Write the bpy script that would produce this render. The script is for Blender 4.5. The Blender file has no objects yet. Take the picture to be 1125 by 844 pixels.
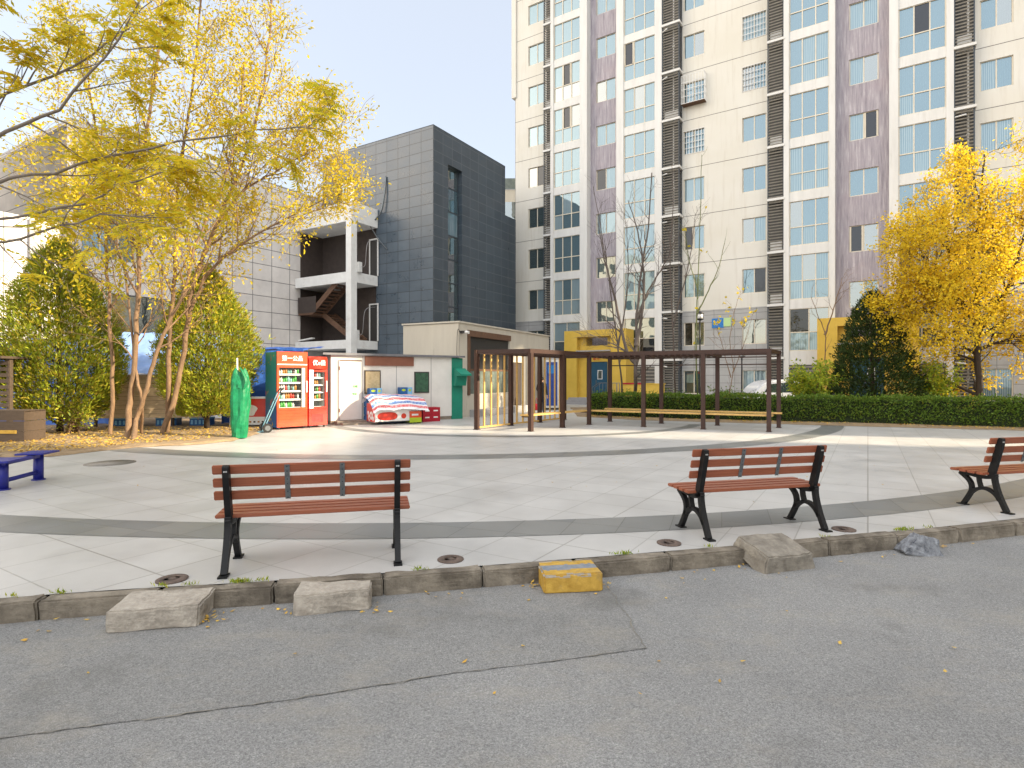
import bpy, bmesh, math, random
import numpy as np
from mathutils import Vector, Matrix, noise as mnoise
R = math.radians
SC = bpy.context.scene
COL = SC.collection
F, CX, Y0, H = 633.0, 562.5, 415.0, 1.55

def at(px, py, z=0.0):
    """where the line of sight through a photo point meets the level z"""
    d = F * (H - z) / (py - Y0)
    return Vector(((px - CX) / F * d, d, z))
def atd(px, py, d):
    return Vector(((px - CX) / F * d, d, H + (Y0 - py) / F * d))

# ------------------------------------------------------------------ materials
MATS = {}
def new_mat(name):
    m = bpy.data.materials.new(name); m.use_nodes = True
    nt = m.node_tree
    for n in list(nt.nodes): nt.nodes.remove(n)
    out = nt.nodes.new('ShaderNodeOutputMaterial')
    MATS[name] = m
    return m, nt, out
def L(nt, a, b): nt.links.new(a, b)
def N(nt, t, **kw):
    n = nt.nodes.new(t)
    for k, v in kw.items(): setattr(n, k, v)
    return n
def c4(c): return (c[0], c[1], c[2], 1.0)
def ramp(nt, fac, stops):
    r = N(nt, 'ShaderNodeValToRGB')
    e = r.color_ramp.elements
    e[0].position, e[0].color = stops[0][0], c4(stops[0][1])
    e[1].position, e[1].color = stops[-1][0], c4(stops[-1][1])
    for p, c in stops[1:-1]:
        x = e.new(p); x.color = c4(c)
    L(nt, fac, r.inputs[0]); return r.outputs[0]
def coords(nt, scale=(1, 1, 1), rot=(0, 0, 0), loc=(0, 0, 0), src='Object'):
    tc = N(nt, 'ShaderNodeTexCoord'); mp = N(nt, 'ShaderNodeMapping')
    mp.inputs['Scale'].default_value = scale; mp.inputs['Rotation'].default_value = rot; mp.inputs['Location'].default_value = loc
    L(nt, tc.outputs[src], mp.inputs[0]); return mp.outputs[0]
def noise(nt, vec, scale, detail=5, rough=.6):
    n = N(nt, 'ShaderNodeTexNoise'); n.inputs['Scale'].default_value = scale
    n.inputs['Detail'].default_value = detail; n.inputs['Roughness'].default_value = rough
    L(nt, vec, n.inputs['Vector']); return n.outputs['Fac']
def mix(nt, fac, a, b, blend='MIX'):
    m = N(nt, 'ShaderNodeMix', data_type='RGBA', blend_type=blend)
    if isinstance(fac, (int, float)): m.inputs[0].default_value = fac
    else: L(nt, fac, m.inputs[0])
    for s, v in ((m.inputs[6], a), (m.inputs[7], b)):
        if isinstance(v, tuple): s.default_value = c4(v)
        else: L(nt, v, s)
    return m.outputs[2]
def math_(nt, op, a, b=0.0, clamp=False):
    m = N(nt, 'ShaderNodeMath', operation=op, use_clamp=clamp)
    for i, v in enumerate((a, b)):
        if isinstance(v, (int, float)): m.inputs[i].default_value = v
        else: L(nt, v, m.inputs[i])
    return m.outputs[0]
def bumpn(nt, h, strength, dist=.01):
    b = N(nt, 'ShaderNodeBump'); b.inputs['Strength'].default_value = strength; b.inputs['Distance'].default_value = dist
    L(nt, h, b.inputs['Height']); return b.outputs[0]
def princ(nt, out, color, rough=.6, metal=0, normal=None, spec=.5, coat=0):
    p = N(nt, 'ShaderNodeBsdfPrincipled')
    if isinstance(color, tuple): p.inputs['Base Color'].default_value = c4(color)
    else: L(nt, color, p.inputs['Base Color'])
    if isinstance(rough, (int, float)): p.inputs['Roughness'].default_value = rough
    else: L(nt, rough, p.inputs['Roughness'])
    p.inputs['Metallic'].default_value = metal
    p.inputs['Specular IOR Level'].default_value = spec
    p.inputs['Coat Weight'].default_value = coat
    if normal: L(nt, normal, p.inputs['Normal'])
    L(nt, p.outputs[0], out.inputs[0]); return p
def M(name, c, c2=None, scale=6, rough=.6, bump=.15, bscale=60, metal=0, spec=.4, stretch=(1, 1, 1), coat=0, dirt=None, dscale=1.2, dlo=.5, dhi=.75):
    """a surface with colour drift, fine bump and optional dirt patches"""
    m, nt, out = new_mat(name)
    if c2 is None: c2 = tuple(x * .82 for x in c)
    v = coords(nt, stretch)
    col = ramp(nt, noise(nt, v, scale, 7, .65), [(.3, c2), (.7, c)])
    if dirt:
        d = math_(nt, 'MULTIPLY', ramp(nt, noise(nt, v, dscale, 8, .7), [(dlo, (0, 0, 0)), (dhi, (1, 1, 1))]), .85)
        col = mix(nt, d, col, dirt)
    nr = bumpn(nt, noise(nt, coords(nt), bscale, 4), bump) if bump else None
    princ(nt, out, col, rough, metal, nr, spec, coat); return m
def leaf_mat(name, cols, trans=.45, rough=.55):
    m, nt, out = new_mat(name)
    g = N(nt, 'ShaderNodeNewGeometry')
    st = [(i / (len(cols) - 1), c) for i, c in enumerate(cols)]
    n = noise(nt, coords(nt), 1.3, 2)
    f = math_(nt, 'ADD', math_(nt, 'MULTIPLY', g.outputs['Random Per Island'], .75), math_(nt, 'MULTIPLY', math_(nt, 'SUBTRACT', n, .3), .6))
    col = ramp(nt, f, st)
    p = N(nt, 'ShaderNodeBsdfPrincipled'); L(nt, col, p.inputs['Base Color']); p.inputs['Roughness'].default_value = rough
    p.inputs['Specular IOR Level'].default_value = .25
    t = N(nt, 'ShaderNodeBsdfTranslucent'); L(nt, col, t.inputs[0])
    ms = N(nt, 'ShaderNodeMixShader'); ms.inputs[0].default_value = trans
    L(nt, p.outputs[0], ms.inputs[1]); L(nt, t.outputs[0], ms.inputs[2]); L(nt, ms.outputs[0], out.inputs[0]); return m
def glass_mat(name, inner, tint=(.8, .9, 1), refl=.5, rough=.015, inner2=None):
    """window glass: a mirror layer over what hangs behind the pane"""
    m, nt, out = new_mat(name)
    v = coords(nt)
    n = noise(nt, v, 1.1, 2)
    nr = bumpn(nt, n, .12, .02)
    w = N(nt, 'ShaderNodeTexWave'); w.inputs['Scale'].default_value = 4; w.inputs['Distortion'].default_value = 3
    L(nt, coords(nt, (1, 1, .12)), w.inputs[0])
    col = mix(nt, w.outputs['Fac'], inner, inner2 or tuple(x * .8 for x in inner))
    d = N(nt, 'ShaderNodeBsdfDiffuse'); L(nt, col, d.inputs[0])
    g = N(nt, 'ShaderNodeBsdfGlossy'); g.inputs[0].default_value = c4(tint); g.inputs['Roughness'].default_value = rough; L(nt, nr, g.inputs['Normal'])
    ms = N(nt, 'ShaderNodeMixShader'); ms.inputs[0].default_value = refl
    L(nt, d.outputs[0], ms.inputs[1]); L(nt, g.outputs[0], ms.inputs[2]); L(nt, ms.outputs[0], out.inputs[0]); return m

def tile_mat(name, c, c2, tw, th, joint, jw=.02, rough=.5, axes='xz', rot=0, var=.12, bump=.4, mottled=.3, spec=.4, big=None, off=(0, 0)):
    m, nt, out = new_mat(name)
    tc = N(nt, 'ShaderNodeTexCoord')
    sep = N(nt, 'ShaderNodeSeparateXYZ'); L(nt, tc.outputs['Object'], sep.inputs[0])
    cmb = N(nt, 'ShaderNodeCombineXYZ')
    L(nt, sep.outputs['XYZ'.index(axes[0].upper())], cmb.inputs[0]); L(nt, sep.outputs['XYZ'.index(axes[1].upper())], cmb.inputs[1])
    mp = N(nt, 'ShaderNodeMapping'); mp.inputs['Rotation'].default_value = (0, 0, rot); mp.inputs['Location'].default_value = (off[0], off[1], 0); L(nt, cmb.outputs[0], mp.inputs[0])
    b = N(nt, 'ShaderNodeTexBrick'); b.offset = 0; b.squash = 1
    b.inputs['Scale'].default_value = 1; b.inputs['Brick Width'].default_value = tw; b.inputs['Row Height'].default_value = th
    b.inputs['Mortar Size'].default_value = jw; b.inputs['Mortar Smooth'].default_value = .1; b.inputs['Bias'].default_value = 0
    b.inputs['Color1'].default_value = c4(c); b.inputs['Color2'].default_value = c4(c2); b.inputs['Mortar'].default_value = c4(joint)
    L(nt, mp.outputs[0], b.inputs[0])
    v = coords(nt)
    n = noise(nt, v, 1.1, 8, .7); n2 = noise(nt, v, 90, 3)
    f = math_(nt, 'ADD', math_(nt, 'MULTIPLY', n, mottled), math_(nt, 'MULTIPLY', n2, var))
    g = ramp(nt, f, [(.0, (.55, .55, .55)), (mottled + var, (1.25, 1.25, 1.25))])
    col = mix(nt, 1.0, b.outputs[0], g, 'MULTIPLY')
    if big:
        bb = N(nt, 'ShaderNodeTexBrick'); bb.offset = 0
        bb.inputs['Scale'].default_value = 1; bb.inputs['Brick Width'].default_value = big; bb.inputs['Row Height'].default_value = big
        bb.inputs['Mortar Size'].default_value = jw * 1.6; bb.inputs['Color1'].default_value = bb.inputs['Color2'].default_value = (1, 1, 1, 1); bb.inputs['Mortar'].default_value = (.84, .83, .82, 1)
        L(nt, mp.outputs[0], bb.inputs[0]); col = mix(nt, 1.0, col, bb.outputs[0], 'MULTIPLY')
    h = math_(nt, 'ADD', math_(nt, 'MULTIPLY', b.outputs['Fac'], -1.0), math_(nt, 'MULTIPLY', n2, .12))
    rr = ramp(nt, n, [(.3, (rough * .8,) * 3), (.7, (min(1, rough * 1.2),) * 3)])
    princ(nt, out, col, rr, 0, bumpn(nt, h, bump, .006), spec); return m

def build_materials():
    # asphalt: stones of aggregate, worn and dusty patches
    for nm, a, b in (('asphalt', (.245, .246, .245), (.33, .331, .328)), ('asphalt_patch', (.225, .226, .224), (.305, .305, .30))):
        m, nt, out = new_mat(nm); v = coords(nt)
        big = noise(nt, v, .55, 8, .65); fine = noise(nt, v, 60, 4, .7); vo = N(nt, 'ShaderNodeTexVoronoi'); vo.inputs['Scale'].default_value = 210; L(nt, v, vo.inputs[0])
        sp_ = N(nt, 'ShaderNodeSeparateColor'); L(nt, vo.outputs['Color'], sp_.inputs[0])
        col = ramp(nt, big, [(.3, a), (.7, b)])
        st = ramp(nt, sp_.outputs[0], [(0, (.62, .62, .63)), (.45, (.94, .94, .94)), (.8, (1.08, 1.08, 1.07)), (1, (1.35, 1.34, 1.31))])
        col = mix(nt, 1.0, col, st, 'MULTIPLY')
        col = mix(nt, 1.0, col, ramp(nt, fine, [(.3, (.80, .80, .80)), (.7, (1.16, 1.16, 1.16))]), 'MULTIPLY')
        dust = ramp(nt, noise(nt, coords(nt, (1, 1.6, 1)), 1.9, 9, .75), [(.5, (0, 0, 0)), (.75, (.5, .5, .5))])
        col = mix(nt, dust, col, (.37, .335, .275))
        stain = ramp(nt, noise(nt, coords(nt, loc=(7, 3, 1)), .9, 6, .6), [(.58, (0, 0, 0)), (.7, (.5, .5, .5))])
        col = mix(nt, stain, col, (.13, .127, .12))
        h = math_(nt, 'ADD', vo.outputs['Distance'], math_(nt, 'MULTIPLY', fine, .9))
        princ(nt, out, col, .85, 0, bumpn(nt, h, .8, .008), .25)
    tile_mat('plaza_tiles', (.475, .466, .45), (.445, .437, .422), .6, .6, (.33, .32, .30), .006, .42, 'xy', R(31.7), .12, .25, .42, .4, big=2.4)
    tile_mat('band_slate', (.17, .175, .175), (.215, .215, .205), .5, .6, (.11, .11, .1), .004, .38, 'xy', R(20), .12, .2, .45, .4)
    M('kerb_stone', (.28, .245, .195), (.125, .105, .08), 4, .85, .7, 45, dirt=(.075, .062, .048), dscale=3, dlo=.42, dhi=.62)
    M('concrete_slab', (.46, .42, .36), (.24, .21, .175), 9, .85, .9, 40, dirt=(.12, .10, .08), dscale=5, dlo=.5, dhi=.72)
    M('boulder_stone', (.27, .245, .205), (.13, .115, .095), 10, .85, .8, 40)
    M('rock_grey', (.27, .285, .31), (.07, .076, .09), 22, .8, .8, 40)
    M('yellow_paint', (.52, .33, .06), (.33, .19, .025), 14, .7, .4, 50, dirt=(.2, .16, .1), dscale=6, dlo=.56, dhi=.74)
    M('blue_grey_paint', (.12, .15, .19), (.24, .25, .26), 14, .8, .4, 50)
    M('soil', (.32, .235, .14), (.19, .13, .075), 5, .95, 1, 30)
    M('far_ground', (.3, .29, .27))
    M('crack', (.22, .205, .175), rough=.95)
    # bench
    m, nt, out = new_mat('bench_wood'); v = coords(nt, (.7, 22, 22))
    g = noise(nt, v, 5, 6, .7); col = ramp(nt, g, [(.3, (.20, .060, .030)), (.7, (.31, .100, .052))])
    princ(nt, out, col, .42, 0, bumpn(nt, g, .12, .003), .4)
    M('black_iron', (.006, .0065, .0075), (.010, .010, .011), 20, .5, .15, 70, spec=.25)
    M('grey_steel', (.2, .22, .23), (.12, .13, .14), 30, .4, .1, 80, metal=.6)
    M('bolt_steel', (.6, .6, .6), rough=.3, metal=1, bump=0)
    M('rusty_iron', (.14, .10, .08), (.07, .052, .044), 25, .8, .6, 60)
    # pergola
    M('brown_steel', (.048, .019, .012), (.033, .014, .0095), 8, .5, .2, 70)
    m, nt, out = new_mat('gold_wood'); v = coords(nt, (3, 3, 3)); g = noise(nt, v, 6, 6, .7)
    princ(nt, out, ramp(nt, g, [(.3, (.42, .25, .07)), (.7, (.62, .40, .14))]), .5, 0, bumpn(nt, g, .2, .003), .35)
    # tower
    m, nt, out = new_mat('cream_wall')
    s = noise(nt, coords(nt, (2.2, 2.2, .16)), 2.0, 7, .65); b = noise(nt, coords(nt), .23, 4)
    col = ramp(nt, b, [(.3, (.60, .57, .495)), (.7, (.66, .64, .59))])
    col = mix(nt, ramp(nt, s, [(.52, (0, 0, 0)), (.8, (.5, .5, .5))]), col, (.42, .36, .28))
    princ(nt, out, col, .85, 0, bumpn(nt, noise(nt, coords(nt), 40), .15), .2)
    M('white_wall', (.68, .67, .645), (.58, .57, .545), 1.5, .8, .12, 40, stretch=(2, 2, .25), dirt=(.45, .42, .37), dscale=1.6, dlo=.58, dhi=.85)
    m, nt, out = new_mat('purple_wall')
    s = noise(nt, coords(nt, (5, 5, .35)), 2.2, 8, .72); b = noise(nt, coords(nt), .35, 4)
    col = ramp(nt, s, [(.26, (.17, .155, .18)), (.42, (.29, .262, .295)), (.56, (.37, .34, .37)), (.74, (.60, .555, .59))])
    col = mix(nt, ramp(nt, b, [(.55, (0, 0, 0)), (.75, (.45, .45, .45))]), col, (.42, .33, .35))
    princ(nt, out, col, .85, 0, bumpn(nt, s, .15), .2)
    tile_mat('grey_wall_tile', (.42, .415, .405), (.385, .38, .37), 1.1, .42, (.2, .2, .19), .012, .7, 'xz', 0, .08, .2, .3)
    M('groove', (.16, .15, .14), rough=.9, bump=0)
    M('window_frame', (.66, .60, .49), (.56, .50, .39), 3, .45, .05, 40)
    M('louver_slat', (.29, .27, .235), (.20, .185, .16), 5, .6, .1, 50)
    M('louver_frame', (.035, .045, .06), (.05, .06, .07), 5, .5, .1, 50)
    M('louver_back', (.11, .107, .10), rough=.9)
    glass_mat('glass_sky', (.10, .165, .195), (.30, .385, .43), .5)
    glass_mat('glass_curtain', (.34, .41, .43), (.30, .40, .46), .32, inner2=(.14, .22, .26))
    glass_mat('glass_dim', (.05, .075, .08), (.62, .66, .66), .4)
    glass_mat('glass_dark', (.015, .015, .018), (.8, .85, .9), .06)
    M('portal_yellow', (.64, .43, .07), (.55, .36, .05), 2, .7, .12, 40, dirt=(.36, .24, .07), dscale=1.2, dlo=.6, dhi=.9)
    M('door_blue', (.012, .075, .13), (.01, .06, .11), 4, .5, .1, 60)
    M('white_metal', (.72, .72, .70), (.6, .59, .57), 10, .5, .1, 50)
    M('sign_blue', (.01, .13, .42), (.02, .2, .5), 20, .4, 0)
    M('sign_lime', (.5, .65, .25), (.35, .55, .3), 20, .4, 0)
    # other buildings
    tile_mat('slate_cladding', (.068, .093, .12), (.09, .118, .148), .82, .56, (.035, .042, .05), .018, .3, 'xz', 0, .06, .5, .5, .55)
    tile_mat('slate_cladding_shaded', (.046, .062, .08), (.062, .08, .10), 0.82, .56, (.10, .115, .13), .018, .34, 'yz', 0, .06, .5, .5, .5)  # same cladding, tiles painted darker for the face in shade
    tile_mat('pale_cladding', (.76, .715, .68), (.72, .68, .65), 1.15, .85, (.2, .19, .185), .02, .6, 'yz', 0, .08, .4, .35)
    M('stair_white', (.78, .78, .76), (.66, .65, .63), 2, .7, .1, 40, dirt=(.36, .33, .3), dscale=1.1, dlo=.58, dhi=.85)
    M('brown_dark', (.06, .045, .038), (.04, .03, .027), 4, .7)
    M('rust_brown', (.16, .085, .05), (.10, .055, .035), 6, .7)
    M('beige_wall', (.56, .52, .44), (.49, .45, .38), 1.3, .85, .2, 30, stretch=(2, 2, .4), dirt=(.3, .27, .22), dscale=1.4, dlo=.6, dhi=.85)
    M('hut_white', (.72, .70, .66), (.63, .61, .57), 2, .65, .08, 40, dirt=(.42, .36, .28), dscale=1.3, dlo=.62, dhi=.9)
    M('hut_grey', (.36, .35, .35), (.3, .29, .29), 2, .7)
    M('roof_sheet', (.18, .18, .2), (.12, .12, .13), 3, .5, .1, 40)
    M('red_brown_panel', (.22, .09, .055), (.17, .065, .04), 4, .55)
    M('green_paint', (.01, .23, .15), (.008, .17, .115), 3, .5, .1, 40)
    M('window_green', (.05, .14, .08), (.02, .05, .035), 9, .3, 0)
    M('paper_tan', (.62, .5, .3), (.42, .32, .17), 12, .6, 0)
    M('shutter_dark', (.035, .033, .032), rough=.5)
    M('shop_green_glass', (.16, .19, .16), (.10, .12, .11), 3, .2, 0)
    M('brick_step', (.30, .25, .2), (.2, .165, .13), 6, .9, .5, 30)
    # small things
    M('fridge_red', (.62, .035, .012), (.52, .022, .01), 3, .32, 0, coat=.3)
    M('fridge_orange_red', (.68, .075, .015), (.58, .045, .01), 3, .32, 0, coat=.3)
    m, nt, out = new_mat('fridge_art')
    v = coords(nt, (1, 1, 1)); n1 = noise(nt, v, 2.6, 3); n2 = noise(nt, coords(nt, loc=(4, 2, 7)), 3.4, 2)
    sep = N(nt, 'ShaderNodeSeparateXYZ'); L(nt, coords(nt), sep.inputs[0])
    base = ramp(nt, math_(nt, 'DIVIDE', sep.outputs[2], 2.3), [(.15, (.015, .10, .30)), (.5, (.035, .22, .27)), (.9, (.02, .27, .25))])
    col = mix(nt, ramp(nt, n1, [(.64, (0, 0, 0)), (.66, (1, 1, 1))]), base, (.5, .33, .05))
    col = mix(nt, ramp(nt, n2, [(.66, (0, 0, 0)), (.68, (1, 1, 1))]), col, (.4, .12, .1)); princ(nt, out, col, .4)
    M('white_plastic', (.78, .78, .77), (.7, .7, .69), 6, .4, 0)
    M('fridge_inside', (.55, .56, .5), rough=.5, bump=0)
    for nm, c in (('bottle_green', (.06, .36, .05)), ('bottle_red', (.5, .04, .02)), ('bottle_white', (.7, .7, .66)), ('bottle_amber', (.45, .2, .03)), ('bottle_teal', (.2, .42, .4)), ('bottle_dark', (.05, .03, .02))):
        M(nm, c, rough=.25, bump=0)
    m, nt, out = new_mat('clear_glass')
    t = N(nt, 'ShaderNodeBsdfTransparent'); g = N(nt, 'ShaderNodeBsdfGlossy'); g.inputs['Roughness'].default_value = .02
    ms = N(nt, 'ShaderNodeMixShader'); ms.inputs[0].default_value = .10; L(nt, t.outputs[0], ms.inputs[1]); L(nt, g.outputs[0], ms.inputs[2]); L(nt, ms.outputs[0], out.inputs[0])
    M('black_rubber', (.015, .015, .015), rough=.7)
    M('cart_blue', (.16, .32, .40), (.12, .24, .3), 10, .4, .05, 50)
    M('umbrella_green', (.002, .20, .075), (.001, .12, .045), 9, .5, .9, 9)
    M('bench_blue', (.02, .025, .26), (.015, .02, .2), 9, .38, .05, 50)
    M('tarp_blue', (.05, .16, .55), (.035, .11, .42), 2.5, .55, .4, 9)
    M('tarp_sky_blue', (.24, .37, .68), (.18, .3, .6), 2.5, .55, .4, 9)
    m, nt, out = new_mat('plank_wood'); v = coords(nt, (1.2, 9, 9)); g = noise(nt, v, 3, 7, .7)
    princ(nt, out, ramp(nt, g, [(.3, (.46, .33, .2)), (.7, (.66, .52, .35))]), .75, 0, bumpn(nt, g, .4, .004), .2)
    M('dark_wood', (.09, .062, .042), (.055, .038, .026), 5, .8, .4, 30, stretch=(1, 6, 6))
    M('crate_red', (.42, .01, .03), (.34, .008, .022), 6, .45)
    M('crate_blue', (.02, .12, .33), (.015, .09, .27), 6, .45)
    M('crate_light_blue', (.2, .45, .68), rough=.5)
    M('lime', (.42, .55, .03), rough=.5, bump=0)
    m, nt, out = new_mat('striped_tarp')
    v = coords(nt); sep = N(nt, 'ShaderNodeSeparateXYZ'); L(nt, v, sep.inputs[0])
    # stripes run along the freezer (local x); v follows the cloth across it (uv y kept in an attribute)
    uv = N(nt, 'ShaderNodeUVMap'); s2 = N(nt, 'ShaderNodeSeparateXYZ'); L(nt, uv.outputs[0], s2.inputs[0])
    st = N(nt, 'ShaderNodeValToRGB'); st.color_ramp.interpolation = 'CONSTANT'
    W_, B_, R_ = (.74, .74, .76, 1), (.09, .2, .48, 1), (.62, .09, .1, 1)
    seq = [(0, W_), (.08, R_), (.16, W_), (.20, B_), (.30, W_), (.34, R_), (.43, W_), (.47, B_), (.57, W_), (.62, R_), (.71, W_), (.75, B_), (.86, W_)]
    e = st.color_ramp.elements; e[0].position = 0; e[0].color = W_; e[1].position = .08; e[1].color = R_
    for p, c in seq[2:]:
        x = e.new(p); x.color = c
    L(nt, s2.outputs[1], st.inputs[0])
    br = noise(nt, coords(nt, (14, 3, 3)), 3, 3, .6)
    isb = ramp(nt, br, [(.50, (0, 0, 0)), (.53, (1, 1, 1))])
    princ(nt, out, mix(nt, math_(nt, 'MULTIPLY', isb, .35), st.outputs[0], (.74, .74, .76)), .55, 0, bumpn(nt, noise(nt, v, 9, 4), .3, .02))
    M('coat_dark', (.02, .02, .026), rough=.9)
    M('trousers_dark', (.018, .02, .035), rough=.9)
    M('skin', (.5, .3, .21), rough=.6, bump=0)
    M('hair', (.01, .009, .008), rough=.6)
    M('bag_red', (.6, .02, .03), rough=.5)
    M('car_white', (.75, .76, .78), rough=.25, bump=0, coat=.6)
    M('lamp_black', (.012, .012, .014), rough=.45)
    M('text_white', (.85, .85, .83), rough=.5, bump=0)
    M('text_red', (.55, .03, .02), rough=.5, bump=0)
    M('text_green', (.05, .45, .08), rough=.5, bump=0)
    M('machine_blue', (.01, .035, .2), (.02, .07, .3), 5, .35, 0)
    # vegetation
    M('bark_warm', (.25, .155, .085), (.11, .068, .04), 7, .9, .7, 22, stretch=(3, 3, .6))
    M('bark_grey', (.23, .19, .155), (.14, .115, .095), 6, .9, .7, 22, stretch=(3, 3, .6))
    M('bark_bare', (.13, .105, .09), (.075, .06, .052), 6, .9, .7, 22, stretch=(3, 3, .6))
    M('bark_dark', (.055, .038, .026), (.032, .022, .016), 6, .9, .8, 18, stretch=(3, 3, .5))
    M('bark_green', (.15, .17, .06), (.10, .11, .05), 6, .8, .4, 30)
    leaf_mat('leaf_yellow', [(.27, .25, .018), (.50, .40, .02), (.72, .55, .028), (.64, .47, .022), (.36, .35, .025)], .5)
    leaf_mat('leaf_gold', [(.58, .36, .02), (.76, .55, .028), (.84, .64, .035), (.74, .50, .025), (.62, .52, .04)], .5)
    leaf_mat('leaf_yellow_green', [(.28, .28, .02), (.50, .43, .025), (.66, .53, .028), (.68, .50, .025), (.40, .39, .03)], .5)
    leaf_mat('leaf_olive', [(.36, .36, .03), (.60, .54, .035), (.78, .62, .035), (.76, .54, .03), (.46, .46, .04)], .5)
    leaf_mat('needle_lime', [(.09, .13, .015), (.21, .27, .022), (.38, .42, .03), (.38, .28, .035), (.16, .22, .022)], .3)
    leaf_mat('needle_dark', [(.018, .035, .008), (.03, .055, .012), (.05, .075, .015), (.03, .045, .012)], .15)
    leaf_mat('hedge_leaf', [(.055, .105, .018), (.10, .175, .025), (.16, .25, .03), (.09, .155, .025), (.34, .32, .04)], .3)
    leaf_mat('bush_leaf', [(.13, .21, .02), (.24, .34, .03), (.40, .44, .035), (.58, .48, .04)], .4)
    leaf_mat('leaf_litter', [(.36, .2, .04), (.55, .33, .05), (.62, .42, .08), (.25, .14, .05)], .1)
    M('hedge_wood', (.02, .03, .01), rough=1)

# ------------------------------------------------------------------ meshes
class MB:
    """collects shapes, then links them as one mesh object"""
    def __init__(s): s.v = []; s.f = []; s.m = []; s.mats = []; s.sm = []; s.uv = None
    def mi(s, m):
        if m not in s.mats: s.mats.append(m)
        return s.mats.index(m)
    def face(s, pts, m, smooth=False):
        b = len(s.v); s.v += [tuple(p) for p in pts]; s.f.append(list(range(b, b + len(pts)))); s.m.append(s.mi(m)); s.sm.append(smooth)
    def box(s, x0, x1, y0, y1, z0, z1, m, mtx=None):
        P = [Vector((x, y, z)) for z in (z0, z1) for y in (y0, y1) for x in (x0, x1)]
        if mtx: P = [mtx @ p for p in P]
        b = len(s.v); s.v += [tuple(p) for p in P]; k = s.mi(m)
        for q in ((0, 2, 3, 1), (4, 5, 7, 6), (0, 1, 5, 4), (1, 3, 7, 5), (3, 2, 6, 7), (2, 0, 4, 6)):
            s.f.append([b + i for i in q]); s.m.append(k); s.sm.append(False)
    def bar(s, a, b, w, h, m, up=(0, 0, 1)):
        """a rectangular bar from a to b"""
        a, b = Vector(a), Vector(b); t = (b - a); l = t.length; t.normalize()
        u = Vector(up); sx = t.cross(u)
        if sx.length < 1e-4: sx = t.cross(Vector((0, 1, 0)))
        sx.normalize(); sz = sx.cross(t)
        mt = Matrix((t, sx, sz)).transposed().to_4x4(); mt.translation = a
        s.box(0, l, -w / 2, w / 2, -h / 2, h / 2, m, mt)
    def tube(s, pts, rads, m, n=6, caps=True, flat=None):
        pts = [Vector(p) for p in pts]; b = len(s.v); k = s.mi(m)
        if not hasattr(rads, '__len__'): rads = [rads] * len(pts)
        ref = None
        for i, p in enumerate(pts):
            t = (pts[min(i + 1, len(pts) - 1)] - pts[max(i - 1, 0)])
            if t.length < 1e-7: t = Vector((0, 0, 1))
            t.normalize()
            if ref is None: ref = t.orthogonal().normalized()
            ref = (ref - t * ref.dot(t))
            ref = ref.normalized() if ref.length > 1e-5 else t.orthogonal().normalized()
            q = t.cross(ref)
            for j in range(n):
                an = 2 * math.pi * j / n
                s.v.append(tuple(p + (ref * math.cos(an) + q * math.sin(an)) * rads[i]))
        for i in range(len(pts) - 1):
            for j in range(n):
                s.f.append([b + i * n + j, b + i * n + (j + 1) % n, b + (i + 1) * n + (j + 1) % n, b + (i + 1) * n + j]); s.m.append(k); s.sm.append(True)
        if caps:
            s.f.append([b + j for j in reversed(range(n))]); s.m.append(k); s.sm.append(False)
            e = b + (len(pts) - 1) * n
            s.f.append([e + j for j in range(n)]); s.m.append(k); s.sm.append(False)
    def cyl(s, c, r, z0, z1, m, n=24, r2=None):
        s.tube([(c[0], c[1], z0), (c[0], c[1], z1)], [r, r if r2 is None else r2], m, n)
    def disc_stack(s, c, prof, m, n=28):
        s.tube([(c[0], c[1], z) for r, z in prof], [r for r, z in prof], m, n)
    def ribbon(s, path, width, x0, x1, m):
        """a flat cast bar: path of (y, z), given in-plane widths, from x0 to x1"""
        P = [Vector((0, y, z)) for y, z in path]; W = width if hasattr(width, '__len__') else [width] * len(P)
        A, B = [], []
        for i, p in enumerate(P):
            t = (P[min(i + 1, len(P) - 1)] - P[max(i - 1, 0)]).normalized(); nn = Vector((0, -t.z, t.y)) * (W[i] / 2)
            A.append(p + nn); B.append(p - nn)
        k = s.mi(m); b = len(s.v)
        for a_, b_ in zip(A, B):
            s.v += [(x0, a_.y, a_.z), (x1, a_.y, a_.z), (x1, b_.y, b_.z), (x0, b_.y, b_.z)]
        for i in range(len(P) - 1):
            for j in range(4):
                s.f.append([b + i * 4 + j, b + i * 4 + (j + 1) % 4, b + i * 4 + 4 + (j + 1) % 4, b + i * 4 + 4 + j]); s.m.append(k); s.sm.append(False)
        s.f.append([b, b + 3, b + 2, b + 1]); s.m.append(k); s.sm.append(False)
        e = b + (len(P) - 1) * 4; s.f.append([e, e + 1, e + 2, e + 3]); s.m.append(k); s.sm.append(False)
    def prism(s, poly, z0, z1, m, mtx=None):
        n = len(poly); k = s.mi(m); b = len(s.v)
        P = [Vector((p[0], p[1], z0)) for p in poly] + [Vector((p[0], p[1], z1)) for p in poly]
        if mtx: P = [mtx @ p for p in P]
        s.v += [tuple(p) for p in P]
        s.f.append([b + i for i in reversed(range(n))]); s.f.append([b + n + i for i in range(n)]); s.m += [k, k]; s.sm += [False, False]
        for i in range(n):
            s.f.append([b + i, b + (i + 1) % n, b + n + (i + 1) % n, b + n + i]); s.m.append(k); s.sm.append(False)
    def mesh(s, name):
        me = bpy.data.meshes.new(name); me.from_pydata(s.v, [], s.f)
        for m in s.mats: me.materials.append(MATS[m])
        me.polygons.foreach_set('material_index', s.m); me.polygons.foreach_set('use_smooth', s.sm); me.update()
        return me
    def build(s, name, parent=None, loc=None, bevel=0, seg=2):
        return link(name, s.mesh(name), parent, loc, bevel, seg)

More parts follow.
